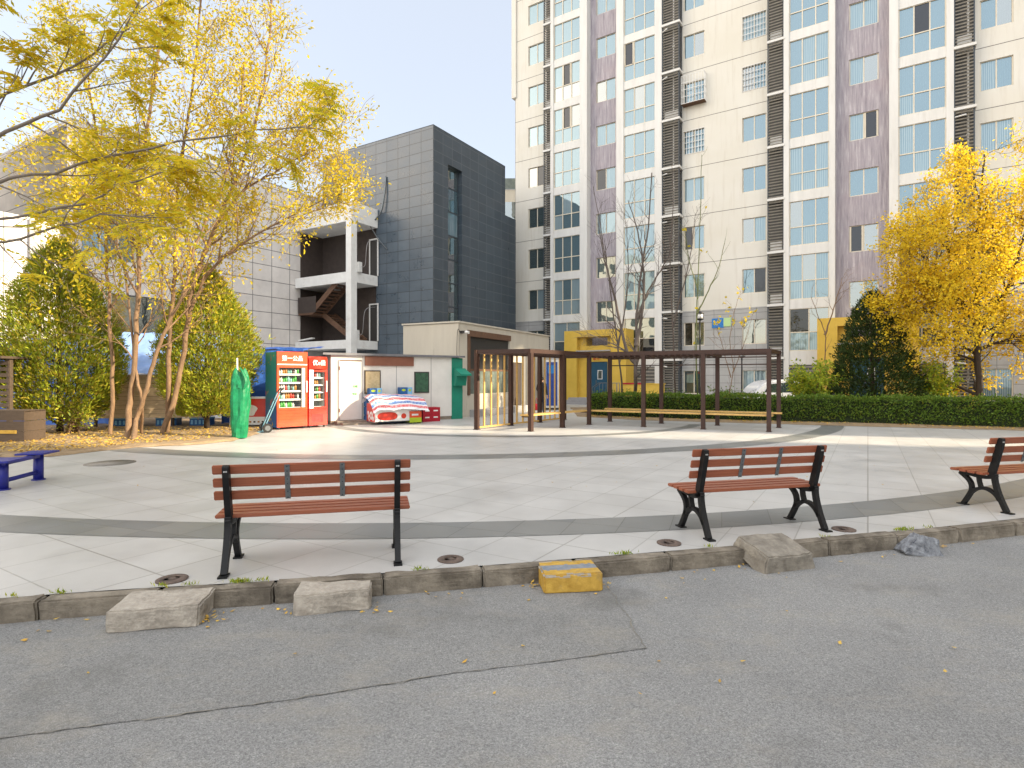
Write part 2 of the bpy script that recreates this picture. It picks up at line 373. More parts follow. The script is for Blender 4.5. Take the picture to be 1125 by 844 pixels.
def link(name, me, parent=None, loc=None, bevel=0, seg=2):
    o = bpy.data.objects.new(name, me); COL.objects.link(o)
    if parent: o.parent = parent
    if loc is not None: o.location = loc
    if bevel:
        bm = bmesh.new(); bm.from_mesh(me)
        bmesh.ops.remove_doubles(bm, verts=bm.verts, dist=1e-5)
        ed = [e for e in bm.edges if len(e.link_faces) == 2 and e.calc_face_angle(0) > .5]
        bmesh.ops.bevel(bm, geom=ed, offset=bevel, segments=seg, affect='EDGES', clamp_overlap=True)
        bm.to_mesh(me); bm.free()
    return o
def tag(o, label=None, cat=None, group=None, kind=None):
    for k, v in (('label', label), ('category', cat), ('group', group), ('kind', kind)):
        if v: o[k] = v
    return o
def empty(name, loc, rz=0, label=None, cat=None, group=None):
    o = bpy.data.objects.new(name, None); COL.objects.link(o); o.location = loc; o.rotation_euler = (0, 0, rz); o.empty_display_size = .2
    return tag(o, label, cat, group)
def copy_tree(o, parent=None):
    c = o.copy(); COL.objects.link(c); c.parent = parent
    for ch in list(o.children): copy_tree(ch, c)
    return c
def struct(o): o['kind'] = 'structure'; return o
def text(name, body, size, mat, parent, mtx, depth=.004, sx=1):
    cu = bpy.data.curves.new(name, 'FONT'); cu.body = body; cu.size = size; cu.extrude = depth; cu.align_x = 'CENTER'; cu.align_y = 'CENTER'; cu.offset = size * .012
    t = bpy.data.objects.new(name, cu); COL.objects.link(t)
    bpy.context.view_layer.update()
    me = bpy.data.meshes.new_from_object(t.evaluated_get(bpy.context.evaluated_depsgraph_get()))
    bpy.data.objects.remove(t); me.materials.clear(); me.materials.append(MATS[mat])
    o = bpy.data.objects.new(name, me); COL.objects.link(o); o.parent = parent; o.matrix_local = mtx @ Matrix.Diagonal((sx, 1, 1, 1)); return o
FACE = Matrix.Rotation(R(90), 4, 'X')      # text standing up, read from -y
def spl(pts, sub=4):
    """Catmull-Rom through points of any dimension"""
    P = [np.array(p, float) for p in pts]; out = []
    for i in range(len(P) - 1):
        p0, p1, p2, p3 = P[max(i - 1, 0)], P[i], P[i + 1], P[min(i + 2, len(P) - 1)]
        for k in range(sub):
            t = k / sub
            out.append(.5 * (2 * p1 + (p2 - p0) * t + (2 * p0 - 5 * p1 + 4 * p2 - p3) * t * t + (3 * p1 - p0 - 3 * p2 + p3) * t ** 3))
    out.append(P[-1]); return [tuple(x) for x in out]
def rough_block(name, sx, sy, sz, seed, amp, mat, cuts=6, taper=0., parent=None, round_=.02, topmat=None):
    """a broken stone: a block cut fine and pushed about by noise"""
    bm = bmesh.new(); bmesh.ops.create_cube(bm, size=1)
    for v in bm.verts:
        v.co = Vector((v.co.x * sx, v.co.y * sy, v.co.z * sz))
        if v.co.z > 0: v.co.x *= 1 - taper; v.co.y *= 1 - taper
    bmesh.ops.bevel(bm, geom=bm.edges[:], offset=round_, segments=2, affect='EDGES')
    bmesh.ops.subdivide_edges(bm, edges=bm.edges[:], cuts=cuts, use_grid_fill=True)
    sd = Vector((seed * 3.1, seed * 1.7, seed))
    for v in bm.verts:
        d = mnoise.noise_vector(v.co * 4 + sd) * amp + mnoise.noise_vector(v.co * 14 + sd) * amp * .4 + mnoise.noise_vector(v.co * 40 + sd) * amp * .18
        v.co += d
    me = bpy.data.meshes.new(name); bm.to_mesh(me); bm.free()
    me.materials.append(MATS[mat])
    for p in me.polygons: p.use_smooth = False
    return link(name, me, parent)

# ------------------------------------------------------------------ foliage
def leaves(name, pos, dirs, ln, wd, mat, parent, seed=0, jit=.7, var=.35, flat=0.0):
    rs = np.random.RandomState(seed); n = len(pos)
    pos = np.asarray(pos, float); a = np.asarray(dirs, float) + rs.normal(0, jit, (n, 3))
    a /= np.linalg.norm(a, axis=1)[:, None] + 1e-9
    r = rs.normal(0, 1, (n, 3)); r[:, 2] *= (1 - flat)
    s = np.cross(a, r) if flat == 0 else np.cross(a, np.c_[rs.normal(0, 1 - flat, n), rs.normal(0, 1 - flat, n), np.ones(n)])
    s /= np.linalg.norm(s, axis=1)[:, None] + 1e-9
    nn = np.cross(a, s)
    l = (ln * (1 + rs.uniform(-var, var, n)))[:, None]; w = (wd * (1 + rs.uniform(-var, var, n)))[:, None]
    v = np.empty((n, 4, 3)); v[:, 0] = pos; v[:, 1] = pos + a * l * .45 + s * w * .5 + nn * l * .08; v[:, 2] = pos + a * l; v[:, 3] = pos + a * l * .45 - s * w * .5 + nn * l * .08
    me = bpy.data.meshes.new(name); me.vertices.add(n * 4); me.vertices.foreach_set('co', v.ravel())
    me.loops.add(n * 4); me.loops.foreach_set('vertex_index', np.arange(n * 4, dtype=np.int32))
    me.polygons.add(n); me.polygons.foreach_set('loop_start', np.arange(0, n * 4, 4, dtype=np.int32)); me.polygons.foreach_set('loop_total', np.full(n, 4, dtype=np.int32))
    me.materials.append(MATS[mat]); me.update(calc_edges=True); me.validate()
    return link(name, me, parent)

def limb(rng, p, d, ln, r0, r1, n=6, wander=.18, up=.05):
    pts = [Vector(p)]; d = Vector(d).normalized()
    for i in range(n):
        d = (d + Vector((rng.gauss(0, wander), rng.gauss(0, wander), rng.gauss(0, wander) + up))).normalized()
        pts.append(pts[-1] + d * ln / n)
    return pts, [r0 + (r1 - r0) * (i / n) for i in range(n + 1)]
def lerp_path(pts, rads, t):
    x = t * (len(pts) - 1); i = min(int(x), len(pts) - 2); f = x - i
    return pts[i].lerp(pts[i + 1], f), (pts[i + 1] - pts[i]).normalized(), rads[i] * (1 - f) + rads[i + 1] * f
def sprout(rng, W, T, pts, rads, levels):
    """grow side limbs on a limb; levels = [(count, start, angle, length, taper_length, up, wander), ...]; T gets the leafy twigs"""
    if not levels:
        T.append(pts); return
    cnt, start, ang, ln, tp, up, wd = levels[0]
    for i in range(cnt):
        t = start + (1 - start) * (i + rng.random()) / cnt
        p, tan, r = lerp_path(pts, rads, min(t, .995))
        q = tan.orthogonal().normalized(); q.rotate(Matrix.Rotation(rng.uniform(0, 2 * math.pi), 3, tan))
        a = R(ang) * rng.uniform(.7, 1.25)
        d = tan * math.cos(a) + q * math.sin(a)
        l = ln * rng.uniform(.65, 1.2) * (1 - tp * t)
        np_, nr = limb(rng, p, d, l, max(r * .6, .004), .003, 5 if len(levels) > 1 else 4, wd, up)
        W.append((np_, nr)); sprout(rng, W, T, np_, nr, levels[1:])
    if len(levels) == 1 or rng.random() < .5: T.append(pts[-3:])
def wood_mesh(name, W, mat, parent, n=5, stems=0):
    mb = MB()
    for i, (p, r) in enumerate(W): mb.tube(p, r, mat, 9 if i < stems else n, caps=False)
    return mb.build(name, parent)
def leaf_points(rng, T, per, spread, drop=0.0):
    P, D = [], []
    for pts in T:
        for k in range(per):
            t = rng.random() ** .7; x = t * (len(pts) - 1); i = min(int(x), len(pts) - 2)
            p = pts[i].lerp(pts[i + 1], x - i); tan = (pts[i + 1] - pts[i]).normalized()
            o = Vector((rng.gauss(0, spread), rng.gauss(0, spread), rng.gauss(0, spread) - drop))
            P.append(p + o); D.append(tan * .6 + o.normalized() * .8 + Vector((0, 0, -.35)))
    return P, D
def local(root, W, T):
    o = root.location
    return [([p - o for p in a], b) for a, b in W], [[p - o for p in a] for a in T]

def make_tree(name, label, group, base, stems, levels, bark, leafmat, per, lsize, seed, spread=.12, n=5, trunk_leaves=True, cat='tree', prob=None, jit=.7):
    rng = random.Random(seed); W, T = [], []
    for pts, r0, r1 in stems:
        if pts[0][2] < .2: pts = [(pts[0][0], pts[0][1], -.12)] + list(pts); r0 *= .8
        P = spl(pts, 4); k = len(P)
        P = [Vector(p) + Vector((rng.gauss(0, .012), rng.gauss(0, .012), 0)) * (1 if 0 < i < k - 1 else 0) for i, p in enumerate(P)]
        W.append((P, [r0 * (1 + .5 * max(0, 1 - i / 2)) * (1 - i / (k - 1)) + r1 * i / (k - 1) for i in range(k)]))
    ns = len(W)
    for P, r in list(W): sprout(rng, W, T, P, r, levels)
    root = empty(name, base, 0, label, cat, group)
    W, T = local(root, W, T)
    if prob is not None: T = [t for t in T if rng.random() < float(prob(t[-1] + root.location))]
    wood_mesh('trunk', W, bark, root, n, ns)
    if per:
        P, D = leaf_points(rng, T, per, spread)
        leaves('crown', P, D, lsize[0], lsize[1], leafmat, root, seed, jit)
    return root

def make_conifer(name, label, base, height, prof, mat, seed, count, blade, z0=.25, group=None, gap=-.42):
    rng = random.Random(seed); rs = np.random.RandomState(seed)
    root = empty(name, base, 0, label, 'tree', group)
    mb = MB(); W = []
    lean = Vector((rng.uniform(-.1, .1), rng.uniform(-.1, .1), height * .93))
    mb.tube([(0, 0, -.05), lean * .5, lean], [.085, .05, .012], 'bark_dark', 8)
    P, D = [], []
    ph, pr = [p[0] for p in prof], [p[1] for p in prof]
    tries = 0
    while len(P) < count and tries < count * 12:
        tries += 1
        h = rng.random(); rad = np.interp(h, ph, pr)
        if rng.random() > rad / max(pr) + .1: continue
        an = rng.uniform(0, 2 * math.pi); u = rng.random() ** .3
        lump = 1 + .24 * mnoise.noise(Vector((math.cos(an) * 1.6, math.sin(an) * 1.6, h * height * .9 + seed))) + .10 * mnoise.noise(Vector((math.cos(an) * 4, math.sin(an) * 4, h * height * 2.2 + seed)))
        r = rad * lump * u
        p = Vector((r * math.cos(an), r * math.sin(an), z0 + h * (height - z0)))
        if mnoise.noise(p * 2.1 + Vector((seed, 0, 0))) < gap - .2 * (u < .6): continue
        o = Vector((math.cos(an), math.sin(an), .75 + .8 * h)).normalized()
        if rng.random() < .04: p = p * 1.0 + Vector((math.cos(an), math.sin(an), .9)) * rng.uniform(.08, .22)
        for k in range(4):
            P.append(p + Vector((rng.gauss(0, .04), rng.gauss(0, .04), rng.gauss(0, .04)))); D.append(o)
    # limbs that carry the sprays
    for i in range(46):
        h = rng.uniform(.05, .93); rad = np.interp(h, ph, pr) * .85; an = rng.uniform(0, 6.28); zc = z0 + h * (height - z0)
        s = lean * max(.02, (zc - .5) / height)
        e = Vector((rad * math.cos(an), rad * math.sin(an), zc))
        mb.tube([s, s.lerp(e, .5) + Vector((0, 0, .02)), e], [.02, .012, .004], 'bark_dark', 4, caps=False)
    mb.build('trunk', root)
    leaves('crown', P, D, blade[0], blade[1], mat, root, seed, .38)
    return root

build_materials()
# ================================================================== SETTING
KERB = [(-40, -5.0), (-14, 1.15), (-8, 2.85), (-3.6, 4.05), (-1.82, 4.40), (.21, 4.86), (2.87, 5.54), (5.66, 6.37), (12, 8.5), (40, 18.5)]
KERB_S = spl(KERB, 6)
def sheet(name, poly, z, mat):
    mb = MB(); mb.face([(p[0], p[1], z) for p in poly], mat); return struct(mb.build(name))
def kerb_line(off):
    out = []
    for i, p in enumerate(KERB_S):
        a, b = KERB_S[max(i - 1, 0)], KERB_S[min(i + 1, len(KERB_S) - 1)]
        t = Vector((b[0] - a[0], b[1] - a[1])).normalized(); out.append((p[0] + t.y * off, p[1] - t.x * off))
    return out
sheet('ground', [(-700, -700), (700, -700), (700, 900), (-700, 900)], -.16, 'far_ground')
sheet('road', [(-40, -60)] + [(60, -60), (60, 25)] + kerb_line(.1)[::-1] + [(-60, -10), (-60, -60)], -.13, 'asphalt')
sheet('plaza', KERB_S + [(60, 30), (60, 60), (-60, 60), (-60, -5)], 0, 'plaza_tiles')
# repaired strip of asphalt by the kerb with cracked edges
ck = [at(-60, 822, -.13), at(0, 812, -.13), at(180, 788, -.13), at(330, 768, -.13), at(500, 740, -.13), at(610, 727, -.13), at(710, 713, -.13)]
ck2 = [at(710, 713, -.13), at(688, 676, -.13), at(665, 640, -.13)]
kb = [p for p in kerb_line(.15) if -4.5 < p[0] < .8]
patch = [(p.x, p.y) for p in ck] + [(ck2[1].x, ck2[1].y), (ck2[2].x, ck2[2].y)] + kb[::-1]
sheet('road_patch', patch, -.126, 'asphalt_patch')
rc = random.Random(4); mb = MB()
for line in (ck, ck2):
    P = []
    for a, b in zip(line[:-1], line[1:]):
        k = max(2, int((b - a).length / .025))
        P += [a.lerp(b, i / k) for i in range(k)]
    P.append(line[-1]); w0 = 0
    Lq, Rq = [], []
    for i, p in enumerate(P):
        t = (P[min(i + 1, len(P) - 1)] - P[max(i - 1, 0)]).normalized(); nn = Vector((-t.y, t.x, 0))
        c = p + nn * (mnoise.noise(p * 9) * .025 + mnoise.noise(p * 40) * .012)
        w = max(.0004, .0018 + .004 * mnoise.noise(p * 6 + Vector((5, 0, 0))) + rc.uniform(-.002, .002)); Lq.append(c + nn * w); Rq.append(c - nn * w)
    for i in range(len(P) - 1):
        mb.face([(q.x, q.y, -.1225) for q in (Lq[i], Rq[i], Rq[i + 1], Lq[i + 1])], 'crack')
struct(mb.build('road_cracks'))
# dark bands in the paving
def band(name, c, r0, r1, a0, a1, z):
    mb = MB(); n = 120
    for i in range(n):
        q = [R(a0 + (a1 - a0) * (i + k) / n) for k in (0, 1)]
        mb.face([(c[0] + r0 * math.cos(q[0]), c[1] + r0 * math.sin(q[0]), z), (c[0] + r1 * math.cos(q[0]), c[1] + r1 * math.sin(q[0]), z),
                 (c[0] + r1 * math.cos(q[1]), c[1] + r1 * math.sin(q[1]), z), (c[0] + r0 * math.cos(q[1]), c[1] + r0 * math.sin(q[1]), z)], 'band_slate')
    return struct(mb.build(name))
band('paving_band', (-1.95, 25.2), 19.08, 19.68, 215, 322, .004)
band('paving_band', (-2.4, 25.9), 14.38, 15.02, 246, 330, .004)
band('paving_band', (.03, 21.84), 6.45, 6.85, 200, 335, .004)
# kerb stones
mb = MB(); rk = random.Random(9)
KL = [Vector((p[0], p[1], 0)) for p in KERB_S]
S = [0]
for a, b in zip(KL[:-1], KL[1:]): S.append(S[-1] + (b - a).length)
def on_kerb(s):
    i = min(max(0, np.searchsorted(S, s) - 1), len(KL) - 2); return KL[i].lerp(KL[i + 1], (s - S[i]) / (S[i + 1] - S[i]))
s = S[0] + 25
bmk = bmesh.new()
while s < S[-1] - 26:
    ln = rk.uniform(.72, .86); a, b = on_kerb(s), on_kerb(min(s + ln - .008, S[-1])); t = (b - a).normalized(); nn = Vector((t.y, -t.x, 0)); up = rk.uniform(-.006, .008)
    off = rk.uniform(-.006, .008)
    r = bmesh.ops.create_cube(bmk, size=1); vs = r['verts']
    mt = Matrix((t, -nn, Vector((0, 0, 1)))).transposed().to_4x4(); mt.translation = (a + b) / 2 + nn * (.078 + off) + Vector((0, 0, -.09 + .006 + up / 2))
    for v in vs: v.co = mt @ Vector((v.co.x * (b - a).length, v.co.y * .14, v.co.z * (.185 + up)))
    s += ln
bmesh.ops.bevel(bmk, geom=bmk.edges[:], offset=.014, segments=2, affect='EDGES')
bmesh.ops.subdivide_edges(bmk, edges=[e for e in bmk.edges if e.calc_length() > .1], cuts=7, use_grid_fill=True)
for v in bmk.verts:
    v.co += mnoise.noise_vector(v.co * 8) * .006 + mnoise.noise_vector(v.co * 30) * .005
me = bpy.data.meshes.new('kerb'); bmk.to_mesh(me); bmk.free(); me.materials.append(MATS['kerb_stone']); struct(link('kerb', me))
# soil under the trees on the left, and along the hedge
def soil(name, poly, z, seed):
    bm = bmesh.new(); vs = [bm.verts.new((p[0], p[1], 0)) for p in poly]; f = bm.faces.new(vs)
    bmesh.ops.triangulate(bm, faces=[f])
    bmesh.ops.subdivide_edges(bm, edges=bm.edges[:], cuts=14, use_grid_fill=True)
    edge = [v for v in bm.verts if v.is_boundary]
    bd = {v.index for v in edge}
    for v in bm.verts:
        h = mnoise.noise(v.co * 1.2 + Vector((seed, 0, 0))) * .03 + mnoise.noise(v.co * 5) * .012
        if v.is_boundary:
            v.co += Vector((mnoise.noise(v.co * 3) * .1, mnoise.noise(v.co * 3 + Vector((9, 0, 0))) * .1, 0)); v.co.z = .006
        else: v.co.z = z + h
    me = bpy.data.meshes.new(name); bm.to_mesh(me); bm.free(); me.materials.append(MATS['soil'])
    for p in me.polygons: p.use_smooth = True
    return struct(link(name, me))
sp_ = [at(x, y) for x, y in ((-120, 507), (0, 503), (57, 502), (100, 497), (149, 492), (214, 489), (255, 485), (283, 477))]
soil('soil_bed', [(p.x, p.y) for p in sp_] + [(-7.6, 19), (-9, 22), (-22, 22), (-22, 12)], .05, 2)
HEDGE = [(3.1, 23.2), (4.7, 21.9), (7.2, 20.75), (9.6, 19.75), (12.3, 18.75), (15, 17.45), (19, 15.6), (25, 12.8)]
soil('hedge_soil_bed', [(2.6, 22.9), (4.5, 21.0), (9.5, 18.95), (15, 16.75), (25, 11.9), (26, 24), (12, 27), (3, 30)], .05, 7)

# ------------------------------------------------------------------ camera, light
cam = bpy.data.cameras.new('camera'); co = bpy.data.objects.new('camera', cam); COL.objects.link(co)
co.location = (0, 0, H); co.rotation_euler = (R(90), 0, 0)
cam.sensor_width = 36; cam.lens = 36 * F / 1125; cam.shift_y = -(422 - Y0) / 1125; cam.clip_start = .05; cam.clip_end = 3000
SC.camera = co
SUN = Vector((.955, -.28, 0)).normalized(); EL = R(25)
w = bpy.data.worlds.new('World'); SC.world = w; w.use_nodes = True
nt = w.node_tree; bg = nt.nodes['Background']
sky = nt.nodes.new('ShaderNodeTexSky'); sky.sky_type = 'NISHITA'; sky.sun_disc = False
sky.sun_elevation = EL; sky.sun_rotation = -math.atan2(SUN.x, SUN.y); sky.air_density = 1.0; sky.dust_density = 2.2; sky.ozone_density = 1.0
# added sky light: veil over the blue, brighter overhead and behind to lift shade
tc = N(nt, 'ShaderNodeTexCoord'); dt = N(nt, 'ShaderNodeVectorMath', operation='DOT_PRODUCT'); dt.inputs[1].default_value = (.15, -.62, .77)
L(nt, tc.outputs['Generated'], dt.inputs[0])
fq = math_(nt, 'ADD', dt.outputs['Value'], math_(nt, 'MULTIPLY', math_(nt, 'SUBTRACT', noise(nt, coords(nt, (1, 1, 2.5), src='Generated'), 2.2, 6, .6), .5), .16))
fill_veil = ramp(nt, fq, [(0.0, (1.18, 1.22, 1.28)), (.34, (1.4, 1.43, 1.46)), (.95, (4.25, 4.2, 4.1))])
L(nt, mix(nt, .8, sky.outputs[0], fill_veil), bg.inputs[0]); bg.inputs[1].default_value = .15
sl = bpy.data.lights.new('sun', 'SUN'); sl.energy = 2.8; sl.angle = R(1.0); sl.color = (1, .85, .62)
so = bpy.data.objects.new('sun', sl); COL.objects.link(so)
sd = Vector((SUN.x * math.cos(EL), SUN.y * math.cos(EL), math.sin(EL)))
so.rotation_euler = sd.to_track_quat('Z', 'Y').to_euler(); so.location = (60, 5, 40)
vs = SC.view_settings; vs.view_transform = 'Standard'; vs.look = 'None'; vs.gamma = 1; vs.exposure = 2.1; vs.use_curve_mapping = False
SC.render.film_transparent = False
try: SC.cycles.use_denoising = True; SC.cycles.max_bounces = 8; SC.cycles.transparent_max_bounces = 12
except Exception: pass

# ================================================================== TOWER
FL = 2.73
TOP = 10          # storeys built with windows
TANG = math.atan2(-.552, .834)
tower = empty('apartment_tower', (.22, 39.3, 0), TANG, 'tall cream apartment tower with purple strips, white bays and louvred balconies', 'building')
TW, TH = 28.0, 35.0
def facade(mb, x0, x1, z0, z1, y, holes, depth, mat):
    xs = sorted({x0, x1} | {h[0] for h in holes} | {h[1] for h in holes}); zs = sorted({z0, z1} | {h[2] for h in holes} | {h[3] for h in holes})
    xs = [x for x in xs if x0 <= x <= x1]; zs = [z for z in zs if z0 <= z <= z1]
    for a, b in zip(xs[:-1], xs[1:]):
        for c, d in zip(zs[:-1], zs[1:]):
            mx, mz = (a + b) / 2, (c + d) / 2
            if any(h[0] < mx < h[1] and h[2] < mz < h[3] for h in holes): continue
            mb.face([(a, y, c), (b, y, c), (b, y, d), (a, y, d)], mat)
    for a, b, c, d in holes:
        mb.face([(a, y, c), (a, y, d), (a, y + depth, d), (a, y + depth, c)], mat); mb.face([(b, y, d), (b, y, c), (b, y + depth, c), (b, y + depth, d)], mat)
        mb.face([(a, y, d), (b, y, d), (b, y + depth, d), (a, y + depth, d)], mat); mb.face([(b, y, c), (a, y, c), (a, y + depth, c), (b, y + depth, c)], mat)
def win_z(k): return (3.35 + FL * k, 4.67 + FL * k)
def stair_z(k): return (4.97 + FL * k, 6.26 + FL * k)
WIN_COLS = [(1.05, 2.4), (11.5, 12.68), (14.68, 15.9), (24.72, 25.86)]
STAIR_COLS = [(6.08, 7.38), (19.69, 20.92)]
BAYS = [(3.32, 5.2), (8.1, 10.02), (17.07, 18.87), (21.7, 23.49)]
holes = []
for (a, b) in WIN_COLS:
    for k in range(-1, TOP): c, d = win_z(k); holes.append((a, b, c - .05 * (k < 0), d))
GZ = 2.55 + FL
for nm, xs in (('wall', (0, 3.0)), ('wall', (10.9, 16.5)), ('wall', (24.2, TW))):
    x0, x1 = xs; hs = [h for h in holes if x0 <= h[0] and h[1] <= x1]
    mb = MB(); facade(mb, x0, x1, GZ, TH, 0, [h for h in hs if h[2] > GZ - .3 and h[3] > GZ], .14, 'cream_wall')
    for k in range(2, 12):
        z = 2.55 + FL * k; mb.box(x0, x1, -.003, .01, z - .014, z + .014, 'groove')
    mb.build('wall', tower)
    mb = MB(); facade(mb, x0, x1, 0, GZ - .014, -.02, [h for h in hs if h[3] < GZ], .16, 'grey_wall_tile'); mb.box(x0, x1, -.04, .02, GZ - .014, GZ + .05, 'grey_wall_tile')
    mb.build('base_wall', tower)
for (x0, x1), (a, b) in zip(((5.6, 7.7), (19.0, 21.4)), STAIR_COLS):
    mb = MB(); facade(mb, x0, x1, 2, TH, -.1, [(a, b) + stair_z(k) for k in range(0, TOP)], .16, 'purple_wall'); mb.build('stair_wall', tower)
mb = MB(); mb.box(0, TW, .16, 15, 0, TH + .6, 'cream_wall'); mb.box(.0, .04, 0, .16, 0, TH, 'cream_wall'); mb.box(TW - .04, TW, 0, .16, 0, TH, 'cream_wall')
mb.box(-.22, .12, -.12, .5, 20.6, TH, 'cream_wall'); mb.build('body', tower)
# bays: pillars and spandrels
PILL = [(3.1, 3.32), (5.2, 5.7), (7.64, 8.1), (10.02, 10.43), (16.82, 17.07), (18.87, 19.12), (21.34, 21.7), (23.49, 23.76)]
def bay_z(k): return (2.78 + FL * k if k else 2.9, 5.04 + FL * k)
for i, (a, b) in enumerate(BAYS):
    mb = MB()
    for p, q in PILL[2 * i:2 * i + 2]: mb.box(p, q, -.62, .05, 0, TH + .3, 'white_wall')
    z = 0
    for k in range(0, TOP):
        c, d = bay_z(k)
        mb.box(a, b, -.56, 0, z, c, 'white_wall'); z = d
    mb.box(a, b, -.56, 0, z, TH, 'white_wall')
    mb.box(a, b, -.575, -.55, .8, 2.2, 'louver_back'); 
    for q in range(7): mb.box(a, b, -.6, -.57, .85 + q * .2, .93 + q * .2, 'louver_slat')
    mb.build('bay_wall', tower)
# windows
rt = random.Random(21)
def glass_for(kind):
    r = rt.random()
    if kind == 'low': return 'glass_dim' if r < .55 else ('glass_curtain' if r < .85 else 'glass_dark')
    return 'glass_sky' if r < .55 else ('glass_curtain' if r < .9 else ('glass_dim' if r < .97 else 'glass_dark'))
def window(name, w, h, cols, split, loc, kind, fw=.05, depth=.06, openp=None):
    f, p = MB(), MB()
    xs = [i * w / cols for i in range(cols + 1)]; zs = [0, h] if not split else [0, split, h]
    for z in zs:
        o = fw / 2 if 0 < z < h else (fw if z == 0 else 0)
        f.box(0, w, 0, depth, max(0, z - fw / 2) if z else 0, min(h, z + fw / 2) if z else fw, 'window_frame')
    for i, x in enumerate(xs):
        for z0, z1 in zip(zs[:-1], zs[1:]):
            a = max(0, x - fw / 2) if x else 0; b = min(w, x + fw / 2) if x else fw
            if i == cols: a = w - fw; b = w
            f.box(a, b, .002, depth - .002, z0 + fw / 2, z1 - fw / 2, 'window_frame')
    base = glass_for(kind)
    if base == 'glass_dark': base = 'glass_dim'
    for zi, (z0, z1) in enumerate(zip(zs[:-1], zs[1:])):
        for i in range(cols):
            g = base if rt.random() < .6 else glass_for(kind)
            if openp == (i, zi): g = 'glass_dark'
            yy = depth * .6 + rt.uniform(-.004, .004)
            tl = rt.uniform(-.006, .006)
            p.face([(xs[i] + fw / 3, yy + tl, z0 + fw / 3), (xs[i + 1] - fw / 3, yy - tl, z0 + fw / 3), (xs[i + 1] - fw / 3, yy - tl, z1 - fw / 3), (xs[i] + fw / 3, yy + tl, z1 - fw / 3)], g)
            if openp == (i, zi):
                for u in (xs[i] + .03, xs[i + 1] - .09): f.box(u, u + .06, -.03, depth, z0 + .03, z1 - .03, 'window_frame')
    o = f.build(name, tower, loc); q = p.build('pane', o); return o
def grille(o, w, h, out):
    mb = MB()
    nx = int(w / .15)
    for i in range(nx + 1): mb.bar((i * w / nx, -out, 0), (i * w / nx, -out, h), .022, .022, 'white_metal', up=(0, 1, 0))
    for z in [h * j / 4 for j in range(5)]:
        mb.bar((0, -out, z), (w, -out, z), .025, .025, 'white_metal')
        if out > .2:
            for x in (0, w): mb.bar((x, -out, z), (x, .0, z), .022, .022, 'white_metal')
    if out > .2:
        for j in range(1, 4):
            for x in (0, w): mb.bar((x, -out * j / 4, 0), (x, -out * j / 4, h), .022, .022, 'white_metal', up=(0, 1, 0))
        mb.box(0, w, -out, 0, -.03, -.01, 'rust_brown')
    mb.build('security_grille', o)
for ci, (a, b) in enumerate(WIN_COLS):
    for k in range(-1, TOP):
        c, d = win_z(k); kind = 'low' if k < 3 and ci < 1 or k < 1 else 'high'
        o = window('window', b - a, d - c, 2, 0, (a, .06 if k > 0 else .04, c), kind if ci != 0 or k > 4 else 'low', openp=(0, 0) if (ci, k) in ((1, 2), (3, 6), (1, 0)) else None)
        if (ci, k) in ((1, 4), (2, 5), (2, 6)): grille(o, b - a, d - c, .07)
        if (ci, k) == (1, 5): grille(o, b - a + .1, d - c + .25, .5)
for ci, (a, b) in enumerate(STAIR_COLS):
    for k in range(0, TOP):
        c, d = stair_z(k)
        window('stair_window', b - a, d - c, 2, 0, (a, -.04, c), 'low' if k < 2 else 'high', openp={(1, 1): (0, 0), (1, 3): (1, 0)}.get((ci, k)))
for ci, (a, b) in enumerate(BAYS):
    for k in range(0, TOP):
        c, d = bay_z(k)
        window('bay_window', b - a, d - c, 2 if k == 0 else 3, .95, (a, -.52, c), 'low' if k == 0 else 'high', openp={(0, 5): (1, 1), (0, 6): (1, 1), (3, 6): (1, 1), (1, 6): (0, 1)}.get((ci, k)))
# louvred air conditioner balconies with a slab at every storey
for ci, (a, b, side) in enumerate(((2.56, 3.1, 0), (10.43, 11.43, 1), (16.04, 16.82, 0), (23.76, 24.5, 1))):
    for k in range(-1, TOP):
        z0, z1 = 2.62 + FL * k, 5.23 + FL * k
        mb = MB(); z0 = max(z0, .1)
        mb.box(a + .01, b - .01, -.08, 0, z0, z1, 'louver_back')
        for x in (a, b - .05): mb.box(x, x + .05, -.56, -.5, z0, z1, 'louver_frame')
        for x in (a, b - .04): mb.box(x + .003, x + .037, -.1, -.06, z0, z1, 'louver_frame')
        n = 17
        for j in range(n):
            z = z0 + (j + .5) * (z1 - z0) / n
            mb.box(a + .05, b - .05, -.55, -.52, z - .028, z + .028, 'louver_slat', Matrix.Translation((0, -.53, z)) @ Matrix.Rotation(R(28), 4, 'X') @ Matrix.Translation((0, .53, -z)))
            for x in (a + .01, b - .03): mb.box(x, x + .02, -.5, -.1, z - .02, z + .02, 'louver_frame')
        if rt.random() < .7:
            mb.box(a + .12, min(b - .1, a + .9), -.45, -.15, z0 + .02, z0 + .5, 'white_metal')
        mb.build('louver_screen', tower)
        mb = MB(); z = 2.5 + FL * (k + 1); mb.box(a - .002, b + .05, -.66, .0, z, z + .12, 'white_wall'); mb.build('balcony_slab', tower)
        if ci in (1, 3) and rt.random() < .8:
            mb = MB(); mb.tube([(a + .05, -.6, z - .28), (a + .4, -.9, z - .34)], .035, 'white_metal', 8); mb.build('drain_pipe', tower)
for x in (2.5, 10.95, 24.3):
    mb = MB(); mb.tube([(x, -.07, .3), (x, -.07, TH)], .045, 'white_wall', 8)
    for k in range(12): mb.box(x - .07, x + .07, -.09, 0, 1.5 + k * FL, 1.56 + k * FL, 'white_wall')
    mb.build('downpipe', tower)
# blue and lime notice on the base wall
o = MB(); o.box(13.1, 13.72, -.06, -.021, 4.3, 4.83, 'sign_blue'); o.box(13.72, 14.1, -.058, -.021, 4.36, 4.83, 'sign_lime')
s_ = o.build('wall_sign', tower); s_.name = 'wall_sign'
